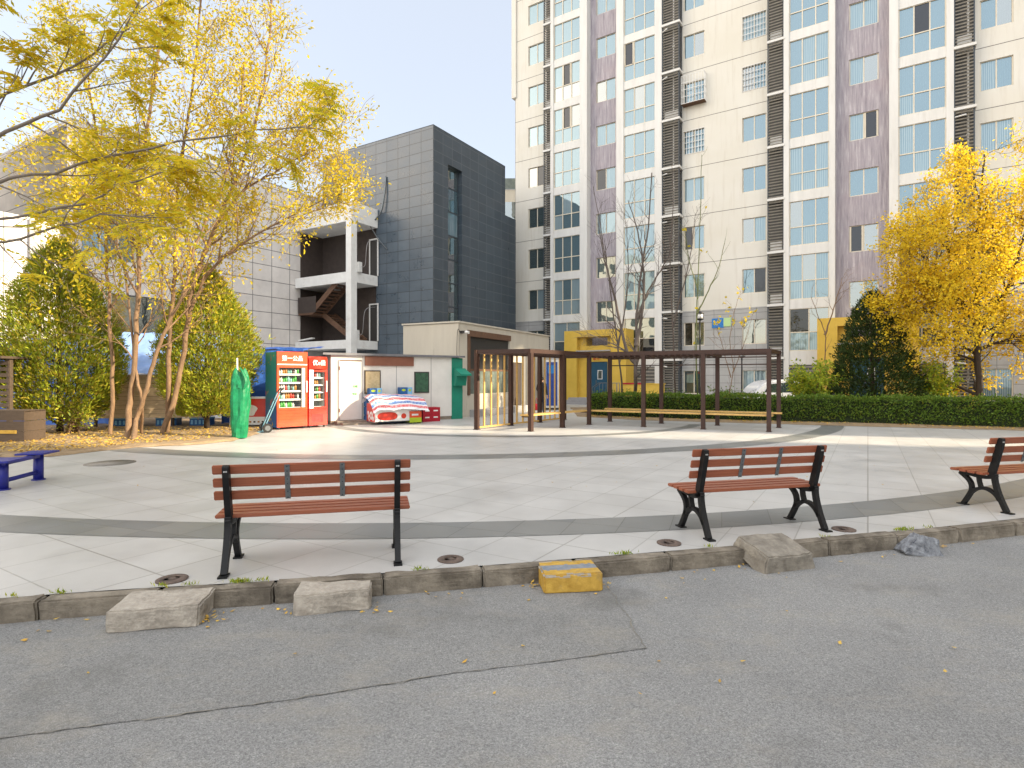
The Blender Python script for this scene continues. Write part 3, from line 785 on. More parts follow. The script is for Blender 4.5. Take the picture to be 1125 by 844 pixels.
# entrance portals
def portal(x0, flip=1):
    mb = MB(); y0, y1, zt = -1.8, 0, 4.38
    a, b = x0 + .85, x0 + 3.05; w = 4.0
    mb.box(x0, a, y0, -.63, 0, zt, 'portal_yellow'); mb.box(b, x0 + w, y0, -.63, 0, zt, 'portal_yellow'); mb.box(a, b, y0, -.63, 3.98, zt, 'portal_yellow')
    # inner wall with a cut-out above the canopy
    yi = y0 + .35; c, d = a + .48, b - .35
    mb.box(a, c, yi, -.64, 0, 3.98, 'portal_yellow'); mb.box(d, b, yi, -.64, 0, 3.98, 'portal_yellow')
    mb.box(c, d, yi, yi + .2, 2.5, 3.47, 'portal_yellow'); mb.box(c, d, yi + .004, yi + .2, 3.93, 3.98, 'portal_yellow')
    o = mb.build('entrance_portal', tower)
    m2 = MB(); m2.box(a - .0, b + .0, y0 - .12, yi - .004, 3.1, 3.17, 'hut_grey'); m2.build('canopy', o)
    m3 = MB(); m3.box(c + .01, d - .01, yi + .06, yi + .12, .3, 2.49, 'door_blue'); m3.box(c + .7, c + 1.02, yi + .045, yi + .062, 1.45, 2.0, 'white_metal'); m3.box(c + .74, c + .98, yi + .035, yi + .05, 1.49, 1.96, 'glass_dim')
    m3.tube([(c + .62, yi + .03, 1.1), (c + .62, yi + .03, 1.4)], .02, 'grey_steel', 8); m3.build('door', o)
    m4 = MB()
    for j in range(3): m4.box(x0 + .9 - .3, x0 + 3.4, y0 - .3 - .32 * (3 - j), y0 - .3 - .32 * (2 - j) if j < 2 else yi + .1, 0, .12 * (j + 1), 'hut_grey')
    m4.build('steps', o)
    if flip: text('door_notice', '单元', .22, 'text_red', o, Matrix.Translation((c + .65, yi - .012, 2.66)) @ FACE)
    m5 = MB(); m5.tube([(a + .2, yi - .1, 2.75), (a + .2, yi - .1, 2.95)], [.1, .05], 'hut_grey', 10); m5.build('wall_lamp', o)
    return o
portal(4.75); portal(18.46, 0)
low = empty('yellow_low_wall', (0, 0, 0), 0, 'low yellow wall with a red coping beside the blue door', 'wall'); low.location = (.22 + .834 * 8.9 - .552 * 2.6, 39.3 - .552 * 8.9 - .834 * 2.6, 0); low.rotation_euler = (0, 0, TANG)
mb = MB(); mb.box(0, 2.3, 0, .22, 0, 1.18, 'portal_yellow'); mb.build('wall', low); mb = MB(); mb.box(-.05, 1.2, -.04, .26, 1.18, 1.26, 'crate_red'); mb.box(1.2, 2.35, -.03, .25, 1.18, 1.24, 'portal_yellow'); mb.build('coping', low)
rail = empty('handrail', (low.location.x - 1.7, low.location.y + .2, 0), TANG, 'grey tubular handrail on the steps of the blue door', 'handrail')
mb = MB()
for y in (0, .35): mb.tube([(0, y, .0), (0, y, 1.0), (.4, y, 1.25), (1.5, y, 1.25), (1.5, y, 0)], .025, 'grey_steel', 8)
for j in range(6): mb.tube([(.45 + j * .2, 0, .3), (.45 + j * .2, 0, 1.25)], .012, 'grey_steel', 6)
mb.build('rails', rail)

# added unseen blocker on the right, gaps cut to steer the sun; pale block to the left shows in the tower's glass
sun_blocker = empty('apartment_block', (34, 0, 0), 0, 'neighbouring apartment block that shades the square from the right', 'building')
mb = MB()
for y0, y1, z0, z1 in ((-70, -.9, 0, 42), (-.9, 4.9, 0, 18.4), (4.9, 5.7, 0, 12), (8.0, 10.4, 0, 42), (10.4, 11.0, 0, 42), (11.0, 11.7, 15.6, 42), (11.7, 12.2, 0, 42), (12.2, 17.2, 0, 7.5), (12.2, 17.2, 20.5, 42), (17.2, 34, 0, 42)): mb.box(0, 3, y0, y1, z0, z1, 'cream_wall')
mb.build('body', sun_blocker)
b3 = empty('apartment_block', (-46, -16, 0), 0, 'sunlit pale apartment block mirrored in the lower tower windows', 'building')
mb = MB(); mb.box(-12, 0, 0, 44, 0, 22, 'cream_wall'); mb.build('body', b3)
mb = MB()
for f in range(7):
    for j in range(14): mb.box(-.02, .03, 1 + j * 3.05, 2.7 + j * 3.05, 1.2 + f * 2.95, 2.8 + f * 2.95, 'glass_dim')
mb.build('windows', b3)
b4 = empty('beige_building', (-1.6, 54, 0), 0, 'beige building glimpsed in the gap beside the tall tower', 'building')
mb = MB(); mb.box(0, 5, 0, 6, 0, 19.2, 'beige_wall'); mb.box(-.3, 5, -.6, 0, 15.2, 15.6, 'hut_grey'); mb.box(-.2, 5, -.5, 0, 9, 9.4, 'hut_grey'); mb.build('wall', b4)
mb = MB(); mb.box(.2, 2, -.03, .0, 16, 18, 'glass_dim'); mb.box(.2, 2, -.03, 0, 10, 14.5, 'glass_sky'); mb.build('window', b4)
mb = MB(); mb.box(0, 5, -.1, -.05, 19.2, 20.2, 'shop_green_glass'); mb.build('railing', b4)

# ================================================================== DARK AND PALE BUILDINGS
DANG = math.atan2(-.525, .851)
dark = empty('slate_building', (-4.1, 30, 0), DANG, 'dark slate clad office block with a tall narrow window', 'building')
DH = 14.7
mb = MB(); facade(mb, -8.5, 0, 0, DH, 0, [(-7.27, -5.83, 11.55, 13.05)], .35, 'slate_cladding'); mb.build('wall', dark)
def facade_x(mb, y0, y1, z0, z1, holes, depth, mat):
    t = MB(); facade(t, y0, y1, z0, z1, 0, holes, depth, mat)
    b = len(mb.v); mb.v += [(-y, x, z) for x, y, z in t.v]; k = mb.mi(mat)
    for f in t.f: mb.f.append([b + i for i in f]); mb.m.append(k); mb.sm.append(False)
mb = MB(); facade_x(mb, 0, 7.0, 0, DH, [(1.24, 2.5, 3.2, 13.05)], .35, 'slate_cladding_shaded'); mb.build('wall', dark)
mb = MB(); mb.box(-8.5, -.36, .36, 7.0, 0, DH - .02, 'slate_cladding'); mb.box(-8.5, 0.0, 0.0, 7.0, DH - .0, DH + .05, 'louver_frame'); mb.box(-8.5, -.02, 6.4, 7.0, 0, DH - .01, 'slate_cladding'); mb.build('body', dark)
mb = MB(); mb.box(-6, -.02, 7.0, 8.3, 0, 11.7, 'slate_cladding_shaded'); mb.build('rear_wing', dark)
o = MB(); o.box(-7.27, -5.83, .2, .26, 11.55, 13.05, 'louver_frame'); o.box(-6.6, -6.54, .17, .22, 11.55, 13.05, 'louver_frame'); f_ = o.build('window', dark)
p = MB(); p.face([(-7.2, .19, 11.6), (-6.6, .19, 11.6), (-6.6, .19, 13.0), (-7.2, .19, 13.0)], 'glass_sky'); p.face([(-6.54, .19, 11.6), (-5.9, .19, 11.6), (-5.9, .19, 13.0), (-6.54, .19, 13.0)], 'glass_dim'); p.build('pane', f_)
o = MB(); o.box(-.33, -.26, 1.24, 1.3, 3.2, 13.05, 'louver_frame'); o.box(-.33, -.26, 2.44, 2.5, 3.2, 13.05, 'louver_frame')
for z in (5.4, 6.7, 8.0, 9.3, 10.6, 11.9): o.box(-.33, -.26, 1.3, 2.44, z, z + .07, 'louver_frame')
f_ = o.build('window', dark)
p = MB()
for j, z in enumerate((3.2, 5.4, 6.7, 8.0, 9.3, 10.6, 11.9)):
    z2 = (5.4, 6.7, 8, 9.3, 10.6, 11.9, 13.05)[j]
    for q in range(2): p.face([(-.28, 1.3 + q * .57, z), (-.28, 1.87 + q * .57, z), (-.28, 1.87 + q * .57, z2), (-.28, 1.3 + q * .57, z2)], ('glass_dim', 'glass_sky', 'glass_curtain')[(j * 2 + q * 3) % 3 if j > 3 else 0])
p.build('pane', f_)
mb = MB(); mb.tube(spl([(-3.3, -.05, 12.6), (-3.35, -.12, 11.6), (-3.6, -.18, 10.6), (-4.2, -.3, 10.1), (-4.05, -.7, 9.9)], 5), .05, 'grey_steel', 6); mb.tube(spl([(-4.05, -.5, 9.9), (-3.8, -.1, 9.2), (-3.2, -.05, 8.6)], 5), .03, 'grey_steel', 5); mb.build('cable', dark)
# pale wing that meets it, seen between the trees
pale = empty('pale_building', (-4.1 - 8.5 * .851, 30 + 8.5 * .525, 0), DANG, 'pale grey panelled building standing behind the trees on the left', 'building')
mb = MB(); facade_x(mb, -12.8, 3, 0, 12.1, [(-12.4, -10.2, 6.6, 8.45), (-11.3, -9.0, 3.4, 5.2)], .3, 'pale_cladding'); mb.build('wall', pale)
mb = MB(); mb.box(-10, -.31, -12.8, 0, 0, 12.05, 'pale_cladding'); mb.box(-10, 0, -12.8, 3, 12.1, 12.2, 'hut_grey'); mb.box(-10, -.02, -12.8, -12.5, 0, 12.08, 'pale_cladding'); mb.build('body', pale)
mb = MB(); mb.box(-10, -.0, -19, -12.81, 0, 7.8, 'pale_cladding'); 
for y in (-13.1, -14.2): mb.box(.0, .15, y, y + .3, 0, 7.7, 'hut_grey')
mb.build('low_wing', pale)
mb = MB(); mb.box(-.26, -.2, -12.4, -10.2, 6.6, 6.68, 'window_frame'); mb.box(-.26, -.2, -12.4, -10.2, 8.37, 8.45, 'window_frame')
for y in (-12.4, -11.7, -11.0, -10.3): mb.box(-.26, -.2, y, y + .08, 6.68, 8.37, 'window_frame')
f_ = mb.build('window', pale); p = MB(); p.face([(-.23, -12.4, 6.6), (-.23, -10.2, 6.6), (-.23, -10.2, 8.45), (-.23, -12.4, 8.45)], 'glass_sky'); p.build('pane', f_)
mb = MB(); mb.box(-.28, -.22, -11.3, -9.0, 3.4, 5.2, 'glass_dim'); mb.build('opening', pale)
# open white stair in the corner between them
st = empty('stair_tower', (-4.1, 30, 0), DANG, 'open white concrete stair bolted to the slate office block', 'staircase')
mb = MB(); mb.box(-4.3, -3.9, -2.0, -1.6, 0, 10.9, 'stair_white'); mb.build('column', st)
for z0, z1 in ((9.86, 10.9), (6.63, 7.2), (3.1, 3.58)):
    mb = MB(); mb.box(-8.46, -3.94, -1.96, -.03, z0, z1 - .02, 'stair_white'); mb.build('landing_slab', st)
mb = MB(); mb.box(-8.46, -4.1, -.035, -.01, 3.58, 9.86, 'brown_dark'); mb.box(-8.48, -8.44, -1.6, -.04, 3.58, 9.86, 'brown_dark'); mb.build('back_wall', st)
def flight(p0, p1, wdt, n):
    mb = MB()
    a, b = Vector(p0), Vector(p1)
    for j in range(n):
        q = a.lerp(b, (j + .5) / n); mb.box(q.x - .16, q.x + .16, q.y - wdt / 2, q.y + wdt / 2, q.z - .03, q.z + .03, 'rust_brown')
    for s in (-1, 1): mb.bar(a + Vector((0, s * wdt / 2, 0)), b + Vector((0, s * wdt / 2, 0)), .06, .3, 'rust_brown')
    return mb.build('stair_flight', st)
flight((-7.3, -1.35, 5.2), (-5.0, -1.35, 6.9), .85, 10); flight((-4.7, -.6, 3.6), (-7.3, -.6, 5.2), .85, 10)
mb = MB(); mb.box(-8.4, -7.2, -1.8, -.1, 5.1, 5.2, 'rust_brown'); mb.box(-8.4, -6.9, -1.82, -1.79, 5.2, 6.1, 'brown_dark'); mb.build('half_landing', st)
for z in (3.58, 7.2):
    mb = MB(); x = -4.55
    for u in (x, x + .62): mb.box(u, u + .07, -.09, -.037, z, z + 2.1, 'white_metal')
    mb.box(x + .07, x + .62, -.09, -.037, z + 2.03, z + 2.1, 'white_metal'); mb.box(x + .07, x + .62, -.06, -.038, z, z + 2.03, 'shutter_dark'); mb.build('door', st)
for i, (x, z) in enumerate(((-4.55, 7.18), (-4.75, 3.56))):
    ac = empty('air_conditioner', st.matrix_world @ Vector((0, 0, 0)), DANG, ('white air conditioner on the middle landing of the stair tower', 'white air conditioner on the lowest landing of the stair tower')[i], 'air conditioner')
    q = Vector((x, -1.3, 0)); q.rotate(Matrix.Rotation(DANG, 3, 'Z')); ac.location = Vector((-4.1, 30, z)) + q
    mb = MB(); mb.box(0, .75, -.28, 0, 0, .55, 'white_metal'); mb.build('casing', ac, bevel=.02)
    mb = MB(); mb.tube([(.28, -.281, .28), (.28, -.30, .28)], .22, 'hut_grey', 20); mb.tube([(.28, -.29, .28), (.28, -.305, .28)], .06, 'shutter_dark', 12); mb.build('fan_grille', ac)
    mb = MB(); mb.tube(spl([(.76, -.1, .3), (1.0, -.05, .4), (1.05, .1, 1.6), (.8, 1.1, 1.9)], 5), .012, 'hut_grey', 6); mb.build('pipe', ac)
mb = MB(); mb.bar((-12.5, -2.4, 3.1), (-7.6, -1.4, 3.8), .25, .06, 'stair_white'); mb.build('handrail', st)

# ================================================================== BEIGE SHOP AND WHITE HUT
SANG = math.atan2(.888, .46)
shop = empty('flat_roofed_shop', (-2.04, 22.05, 0), SANG, 'flat roofed beige shop with a dark shuttered window', 'building')
mb = MB(); facade(mb, 0, 8.56, 0, 3.66, 0, [(.8, 4.2, .9, 3.3), (4.5, 5.45, .15, 2.25)], .14, 'beige_wall'); mb.box(0, 8.56, .15, 2.65, 0, 3.64, 'beige_wall'); mb.box(0, .05, 0, .15, 0, 3.65, 'beige_wall')
mb.box(-.04, 8.6, -.05, 2.7, 3.66, 3.72, 'beige_wall'); mb.build('wall', shop)
mb = MB(); mb.box(.62, 4.25, -.05, .1, 3.18, 3.42, 'rust_brown'); mb.box(.62, .8, -.04, .1, .85, 3.18, 'rust_brown'); mb.box(.8, 4.2, .08, .1, 1.9, 3.18, 'shutter_dark'); mb.box(.8, 4.2, .06, .1, 1.82, 1.9, 'rust_brown'); mb.box(.8, 4.2, .07, .1, .9, 1.82, 'shop_green_glass'); mb.build('window', shop)
mb = MB(); mb.box(4.5, 5.45, .06, .1, .15, 2.25, 'brown_dark'); mb.box(4.95, 5.0, .03, .07, .2, 2.2, 'shutter_dark'); mb.build('door', shop)
mb = MB(); mb.box(.8, 5.6, -.35, .0, 0, .28, 'hut_grey'); mb.build('step', shop)
mb = MB(); mb.box(.1, .22, -.2, 0, 3.25, 3.35, 'shutter_dark'); mb.tube([(.16, -.36, 3.28), (.16, -.12, 3.3)], .06, 'white_metal', 10); mb.tube(spl([(.1, -.02, 3.25), (-.1, -.01, 3.35), (-.14, -.0, 2.2)], 4), .012, 'shutter_dark', 5); mb.build('security_camera', shop)
HANG = math.atan2(.565, .825)
hut = empty('white_hut', (-5.97, 19.0, 0), HANG, 'low white panelled hut with a door and a small green window', 'building')
mb = MB(); mb.box(0, 4.5, 0, 3, .12, 2.3, 'hut_white'); mb.box(-.012, 0, .02, 3, .12, 2.3, 'hut_grey'); mb.box(0, 4.5, .03, 3, 0, .12, 'brick_step')
for x in (1.08, 2.3, 3.65): mb.box(x - .012, x + .012, -.004, .02, .14, 2.28, 'hut_grey')
mb.build('wall', hut)
mb = MB(); mb.face([(-.3, -.12, 2.36), (5.0, -.12, 2.3), (5.0, 3.2, 2.45), (-.3, 3.2, 2.52)], 'roof_sheet'); mb.face([(-.3, 3.2, 2.56), (5.0, 3.2, 2.5), (5.0, -.12, 2.34), (-.3, -.12, 2.4)], 'roof_sheet'); mb.box(-.3, 5.0, -.14, -.1, 2.30, 2.37, 'roof_sheet'); mb.build('roof', hut)
mb = MB(); mb.box(.28, 1.03, -.03, .0, .14, 2.1, 'hut_white'); mb.box(.24, .28, -.035, .0, .14, 2.14, 'hut_grey'); mb.box(1.03, 1.06, -.035, 0, .14, 2.14, 'hut_grey'); mb.box(.28, 1.03, -.035, 0, 2.1, 2.14, 'rust_brown')
for z in (.4, 1.8): mb.box(.25, .29, -.045, -.02, z, z + .12, 'rust_brown')
d_ = mb.build('door', hut); text('notice', '出租', .09, 'text_green', d_, Matrix.Translation((.8, -.034, 1.25)) @ FACE); text('notice', '电话', .08, 'text_green', d_, Matrix.Translation((.78, -.034, 1.0)) @ FACE)
mb = MB(); mb.box(1.15, 2.94, -.06, -.004, 1.96, 2.28, 'red_brown_panel'); mb.build('sign_panel', hut)
mb = MB(); mb.box(1.13, 1.71, -.03, -.004, 1.0, 1.8, 'dark_wood'); mb.box(1.17, 1.67, -.036, -.02, 1.04, 1.76, 'paper_tan'); mb.build('notice_board', hut)
mb = MB(); mb.box(2.98, 3.56, -.03, 0, 1.0, 1.76, 'shutter_dark'); f_ = mb.build('window', hut); p = MB(); p.box(3.02, 3.52, -.036, -.02, 1.04, 1.72, 'window_green'); p.build('pane', f_)
mb = MB(); mb.box(4.5, 4.96, -.02, .4, 0, 2.28, 'green_paint'); mb.build('end_panel', hut)
mb = MB(); mb.prism([(-.02, 1.25), (-.02, 1.9), (-.12, 1.9), (-.62, 1.68), (-.62, 1.62), (-.3, 1.62), (-.2, 1.25)], 4.55, 5.0, 'green_paint', Matrix(((0, 0, 1, 0), (1, 0, 0, 0), (0, 1, 0, 0), (0, 0, 0, 1)))); mb.build('letter_box', hut)
mb = MB(); mb.box(.1, 1.5, -.35, -.04, 0, .12, 'brick_step'); mb.box(.2, 1.4, -.6, -.35, 0, .07, 'brick_step'); mb.build('step', hut)

# ================================================================== DRINKS FRIDGES AND STREET STALL THINGS
def fridge(name, label, loc, ang, w, h, d, red, words, side, seed, curve=0, kick='slats'):
    r = random.Random(seed); root = empty(name, loc, ang, label, 'fridge')
    z0, z1 = .62, h - .44
    mb = MB(); mb.box(0, .05, 0, d, .06, h, side); mb.box(w - .05, w, 0, d, .06, h, red); mb.box(.05, w - .05, d - .05, d, .06, h, side); mb.box(.05, w - .05, .03, d - .05, h - .04, h, red); mb.box(.05, w - .05, .03, d - .05, .06, z0 - .06, red); mb.build('cabinet', root)
    mb = MB(); mb.box(.05, w - .05, d - .09, d - .055, z0 - .06, h - .05, 'fridge_inside'); mb.box(.052, .07, .06, d - .1, z0 - .06, h - .05, 'fridge_inside'); mb.box(w - .07, w - .052, .06, d - .1, z0 - .06, h - .05, 'fridge_inside'); mb.build('lining', root)
    mb = MB()
    if curve:
        n = 10
        P = [(w * i / n, -.03 - .07 * math.sin(math.pi * i / n)) for i in range(n + 1)]
        for (xa, ya), (xb, yb), i in zip(P[:-1], P[1:], range(n)):
            ta, tb = h - .10 * abs(i / n - .5) ** 2 * 4 * .5, h - .10 * abs((i + 1) / n - .5) ** 2 * 4 * .5
            mb.face([(xa, ya, z1 + .06), (xb, yb, z1 + .06), (xb, yb, tb), (xa, ya, ta)], red); mb.face([(xa, ya, ta), (xb, yb, tb), (xb, .03, tb), (xa, .03, ta)], red)
    else: mb.box(0, w, -.03, .03, z1 + .06, h + .01, red); mb.box(.01, w - .01, -.034, -.028, z1 + .05, z1 + .08, 'white_plastic')
    hd = mb.build('header', root)
    text('lettering', words, .17 if not curve else .18, 'text_white', root, Matrix.Translation((w / 2, -.036 if not curve else -.105, z1 + .24)) @ FACE, .002, .95)
    mb = MB(); fr = .065
    mb.box(.0, w, -.03, .025, z0 - .05, z0 + .03, red); mb.box(0, w, -.03, .025, z1 - .03, z1 + .045, red); mb.box(0, fr, -.03, .025, z0 + .03, z1 - .03, red); mb.box(w - fr, w, -.03, .025, z0 + .03, z1 - .03, red)
    if curve: mb.box(fr - .05, fr + .08, -.038, -.028, z0 - .02, z1 + .03, 'white_plastic')
    else: mb.box(w - .17, w - fr, -.02, .015, z0 + .03, z1 - .03, 'fridge_inside')
    dr = mb.build('door', root)
    g = MB(); g.face([(fr, -.005, z0 + .03), (w - fr, -.005, z0 + .03), (w - fr, -.005, z1 - .03), (fr, -.005, z1 - .03)], 'clear_glass'); g.build('glass', dr)
    g = MB(); g.box(w - .05, w - .02, -.07, -.03, 1.1, 1.45, 'white_plastic'); g.build('handle', dr)
    mb = MB(); mb.box(0, w, -.03, .03, .08, z0 - .055, red)
    for j in range(5 if kick == 'slats' else 0): mb.box(.03, w - .03, -.042, -.03, .13 + j * .085, .18 + j * .085, red)
    if kick != 'slats':
        for j in range(9): mb.box(.1 + j * (w - .22) / 9, .1 + j * (w - .22) / 9 + .018, -.036, -.03, .16, .42, 'shutter_dark')
    mb.build('kick_panel', root)
    mb = MB()
    for x in (.06, w - .1):
        for y in (.03, d - .08): mb.box(x, x + .05, y, y + .05, 0, .06, 'black_rubber')
    mb.build('feet', root)
    cols = ['bottle_green', 'bottle_red', 'bottle_white', 'bottle_amber', 'bottle_teal', 'bottle_dark']
    for j in range(5):
        z = z0 + .01 + j * (z1 - z0) / 5
        mb = MB(); mb.box(.07, w - .07, .04, d - .1, z - .012, z + .012, 'white_plastic'); mb.box(.07, w - .17, .035, .05, z - .02, z + .03, 'white_plastic'); sh = mb.build('shelf', root)
        mb = MB(); x = .11
        while x < w - (.2 if r.random() < .7 else .35):
            c = r.choice(cols) if j else r.choice(['bottle_green', 'bottle_green', 'bottle_white']); hh = r.uniform(.14, .23); q = .03
            for y in (.1, .2, .32):
                mb.tube([(x, y, z + .013), (x, y, z + .013 + hh * .65), (x, y, z + hh * .82), (x, y, z + hh)], [q, q, q * .4, q * .4], c, 8)
            x += .072
        if len(mb.v): mb.build('bottles', sh)
    return root
FANG = math.atan2(.69, .72)
fridge('drinks_fridge', 'tall orange-red drinks fridge with a teal painted side, full of bottles', (-6.97, 17.06, 0), FANG, .93, 2.32, .86, 'fridge_orange_red', '第一公品', 'fridge_art', 3)
fridge('drinks_fridge', 'narrower red drinks fridge with a curved header beside the white hut', (-6.27, 17.75, 0), FANG, .6, 2.2, .6, 'fridge_red', '优e佳', 'fridge_red', 8, 1, 'grid')
# hand cart
cart = empty('hand_cart', (-7.05, 16.35, 0), R(35), 'pale blue two wheeled hand cart leaning at the fridge', 'hand cart')
mb = MB()
for s in (-.14, .14): mb.tube(spl([(0, s, .14), (.2, s, .62), (.38, s, 1.05), (.42, s, 1.16)], 3), .016, 'cart_blue', 8)
for t in (.25, .55, .8): mb.tube([(.4 * t * .95, -.14, .14 + .95 * t), (.4 * t * .95, .14, .14 + .95 * t)], .012, 'cart_blue', 6)
mb.build('frame', cart)
for s in (-.14, .14): m2 = MB(); m2.tube([(.41, s, 1.12), (.45, s, 1.2), (.52, s, 1.26)], .022, 'black_rubber', 8); m2.build('handle', cart)
m2 = MB(); m2.box(-.34, .02, -.17, .17, .015, .03, 'cart_blue'); m2.bar((0, -.15, .03), (0.02, -.15, .16), .03, .01, 'cart_blue'); m2.bar((0, .15, .03), (.02, .15, .16), .03, .01, 'cart_blue'); m2.build('toe_plate', cart)
for s in (-.22, .22):
    m2 = MB(); m2.tube([(.06, s - .03, .13), (.06, s + .03, .13)], .13, 'black_rubber', 24); wh = m2.build('wheel', cart)
    m2 = MB(); m2.tube([(.06, s - .034, .13), (.06, s + .034, .13)], .075, 'grey_steel', 12); m2.build('rim', wh)
# folded parasol
par = empty('folded_parasol', tuple(at(263, 482)), R(20), 'folded parasol wrapped in a green sleeve standing at the soil edge', 'parasol')
mb = MB(); mb.tube([(-.03, 0, 0), (-.05, 0, 2.05)], .018, 'white_metal', 10); mb.build('pole', par)
rp = random.Random(5); mb = MB(); n = 26; prof = [(.0, .17), (.15, .175), (.45, .21), (.8, .22), (1.15, .23), (1.4, .22), (1.6, .17), (1.72, .10)]
rows = []
for z, r_ in spl(prof, 3):
    row = []
    for j in range(n):
        a = 2 * math.pi * j / n; rr = r_ * (1 + .05 * math.sin(5 * a + z * 1.2) + .14 * mnoise.noise(Vector((math.cos(a) * 2, math.sin(a) * 2, z * 3))) + .10 * mnoise.noise(Vector((math.cos(a) * 5, math.sin(a) * 5, z * 9))))
        row.append((rr * math.cos(a) + .05 * z * .2, rr * math.sin(a) * .8, z + .02 + .07 * math.sin(a * 2 + 1) * (z > 1.3)))
    rows.append(row)
for a, b in zip(rows[:-1], rows[1:]):
    for j in range(n): mb.face([a[j], a[(j + 1) % n], b[(j + 1) % n], b[j]], 'umbrella_green')
mb.face(rows[-1], 'umbrella_green'); mb.build('sleeve', par)
mb = MB()
rows = []
for i, (x, z, wd) in enumerate(spl([(.02, 1.15, .03), (.12, 1.3, .12), (.15, 1.48, .13), (.09, 1.66, .09), (.02, 1.82, .015)], 4)):
    rows.append([(x + .07 * math.cos(a) * wd / .13, -.1 + wd * math.sin(a), z) for a in [k * math.pi / 4 for k in range(8)]])
for a, b in zip(rows[:-1], rows[1:]):
    for j in range(8): mb.face([a[j], a[(j + 1) % 8], b[(j + 1) % 8], b[j]], 'umbrella_green')
mb.build('loose_flap', par)
# ice cream freezer under a striped sheet
fz = empty('chest_freezer', (-4.45, 18.72, 0), HANG, 'red and white chest freezer draped with a striped sheet', 'freezer')
mb = MB(); mb.box(0, 1.45, 0, .74, .08, .72, 'white_plastic'); mb.build('cabinet', fz, bevel=.02)
mb = MB(); mb.box(-.012, -.002, .02, .72, .1, .7, 'fridge_red'); rr = random.Random(2)
for y, z, a in ((.3, .3, .14), (.48, .22, .11), (.14, .2, .08), (.58, .38, .07)):
    mb.face([(-.0145, y + a * math.cos(t) * (1 + .2 * math.sin(3 * t)), z + a * math.sin(t)) for t in [k * math.pi / 8 for k in range(15, -1, -1)]], 'white_plastic')
for y, z, a in ((.32, .3, .05), (.46, .2, .045)): mb.face([(-.017, y + a * math.cos(t), z + a * math.sin(t)) for t in [k * math.pi / 6 for k in range(11, -1, -1)]], 'fridge_red')
mb.build('side_panel', fz)
mb = MB(); mb.face([(.07 + .36 + .35 * math.cos(t), -.004, .28 + .16 * math.sin(t) * (1 + .15 * math.cos(2 * t))) for t in [k * math.pi / 12 for k in range(24)]], 'fridge_red')
mb.face([(1.0 + .09 * math.cos(t), -.005, .27 + .09 * math.sin(t)) for t in [k * math.pi / 8 for k in range(16)]], 'fridge_red'); mb.box(.02, 1.43, -.006, -.001, .08, .11, 'shutter_dark'); mb.build('front_panel', fz)
sheet_ = MB(); NX, NY = 44, 26; prof = spl([(-.1, .50), (-.06, .66), (.02, .80), (.3, .93), (.55, .98), (.75, .98), (.82, .8)], 4); uvs = []
def tp(i, j):
    u = i / NX; x = -.13 + u * 1.95
    t = j / NY * (len(prof) - 1); k = min(int(t), len(prof) - 2); y = prof[k][0] + (prof[k + 1][0] - prof[k][0]) * (t - k); z = prof[k][1] + (prof[k + 1][1] - prof[k][1]) * (t - k)
    z -= .12 * max(0, u - .55) + .10 * max(0, .12 - u) * 6 * 0 + .18 * max(0, u - .86)
    y -= .12 * max(0, 1 - j / 6) * (.5 + .5 * math.sin(u * 19)) * .5 + .1 * max(0, 1 - j / 8)
    nz = mnoise.noise(Vector((x * 3, y * 3, 0))) * .035 + mnoise.noise(Vector((x * 8, y * 8, 3))) * .015
    if u < .08: z -= (.08 - u) * 1.3
    return (x, y, z + nz)
for i in range(NX):
    for j in range(NY):
        sheet_.face([tp(i, j), tp(i + 1, j), tp(i + 1, j + 1), tp(i, j + 1)], 'striped_tarp', True); uvs += [(i / NX, j / NY), ((i + 1) / NX, j / NY), ((i + 1) / NX, (j + 1) / NY), (i / NX, (j + 1) / NY)]
me = sheet_.mesh('striped_sheet'); ul = me.uv_layers.new(name='UVMap')
for i, q in enumerate(uvs): ul.data[i].uv = q
ts = link('striped_sheet', me); ts.location = fz.location; ts.rotation_euler = (0, 0, HANG); tag(ts, 'white sheet with blue and red stripes thrown over the freezer', 'sheet')
def hut_pt(x, y, z=0):
    q = Vector((x, y, 0)); q.rotate(Matrix.Rotation(HANG, 3, 'Z')); return Vector((-5.97, 19.0, z)) + q
def carton(label, x, y, z, w, d, h, rz=0):
    r = empty('drink_carton', hut_pt(x, y, z), HANG + rz, label, 'carton', 'blue cartons behind the freezer')
    mb = MB(); mb.box(0, w * .6, 0, d, 0, h, 'crate_blue'); mb.box(w * .6, w, 0, d, 0, h, 'crate_light_blue'); mb.build('box', r)
    mb = MB(); mb.face([(.04 + .15 * (.5 + .5 * math.cos(t)), -.003, h * .72 + h * .12 * math.sin(t)) for t in [k * math.pi / 8 for k in range(16)]], 'lime'); mb.face([(w * .78 + .05 * math.cos(t), -.003, h * .7 + h * .14 * math.sin(t)) for t in [k * math.pi / 8 for k in range(16)]], 'lime'); mb.build('print', r)
def plinth(x, y, w, d, h):
    pass
stk = empty('crate_stack', hut_pt(1.1, -.42), HANG, 'dark crate stack hidden between freezer and hut wall', 'crates')
mb = MB()
for j in range(3): mb.box(0, 1.75, 0, .38, .0 + j * .29, .27 + j * .29, 'crate_blue'); mb.box(.03, 1.72, .03, .35, .27 + j * .29, .29 + j * .29, 'shutter_dark')
mb.build('crates', stk)
carton('blue drinks carton with a lime print, nearer the notice board', 1.2, -.36, .872, .42, .26, .32); carton('blue drinks carton with a lime print, below the green hut window', 2.3, -.36, .872, .44, .26, .34)
bx = empty('snack_box', (-3.42, 19.35, 0), HANG, 'red and lime printed box under the edge of the sheet', 'box'); 
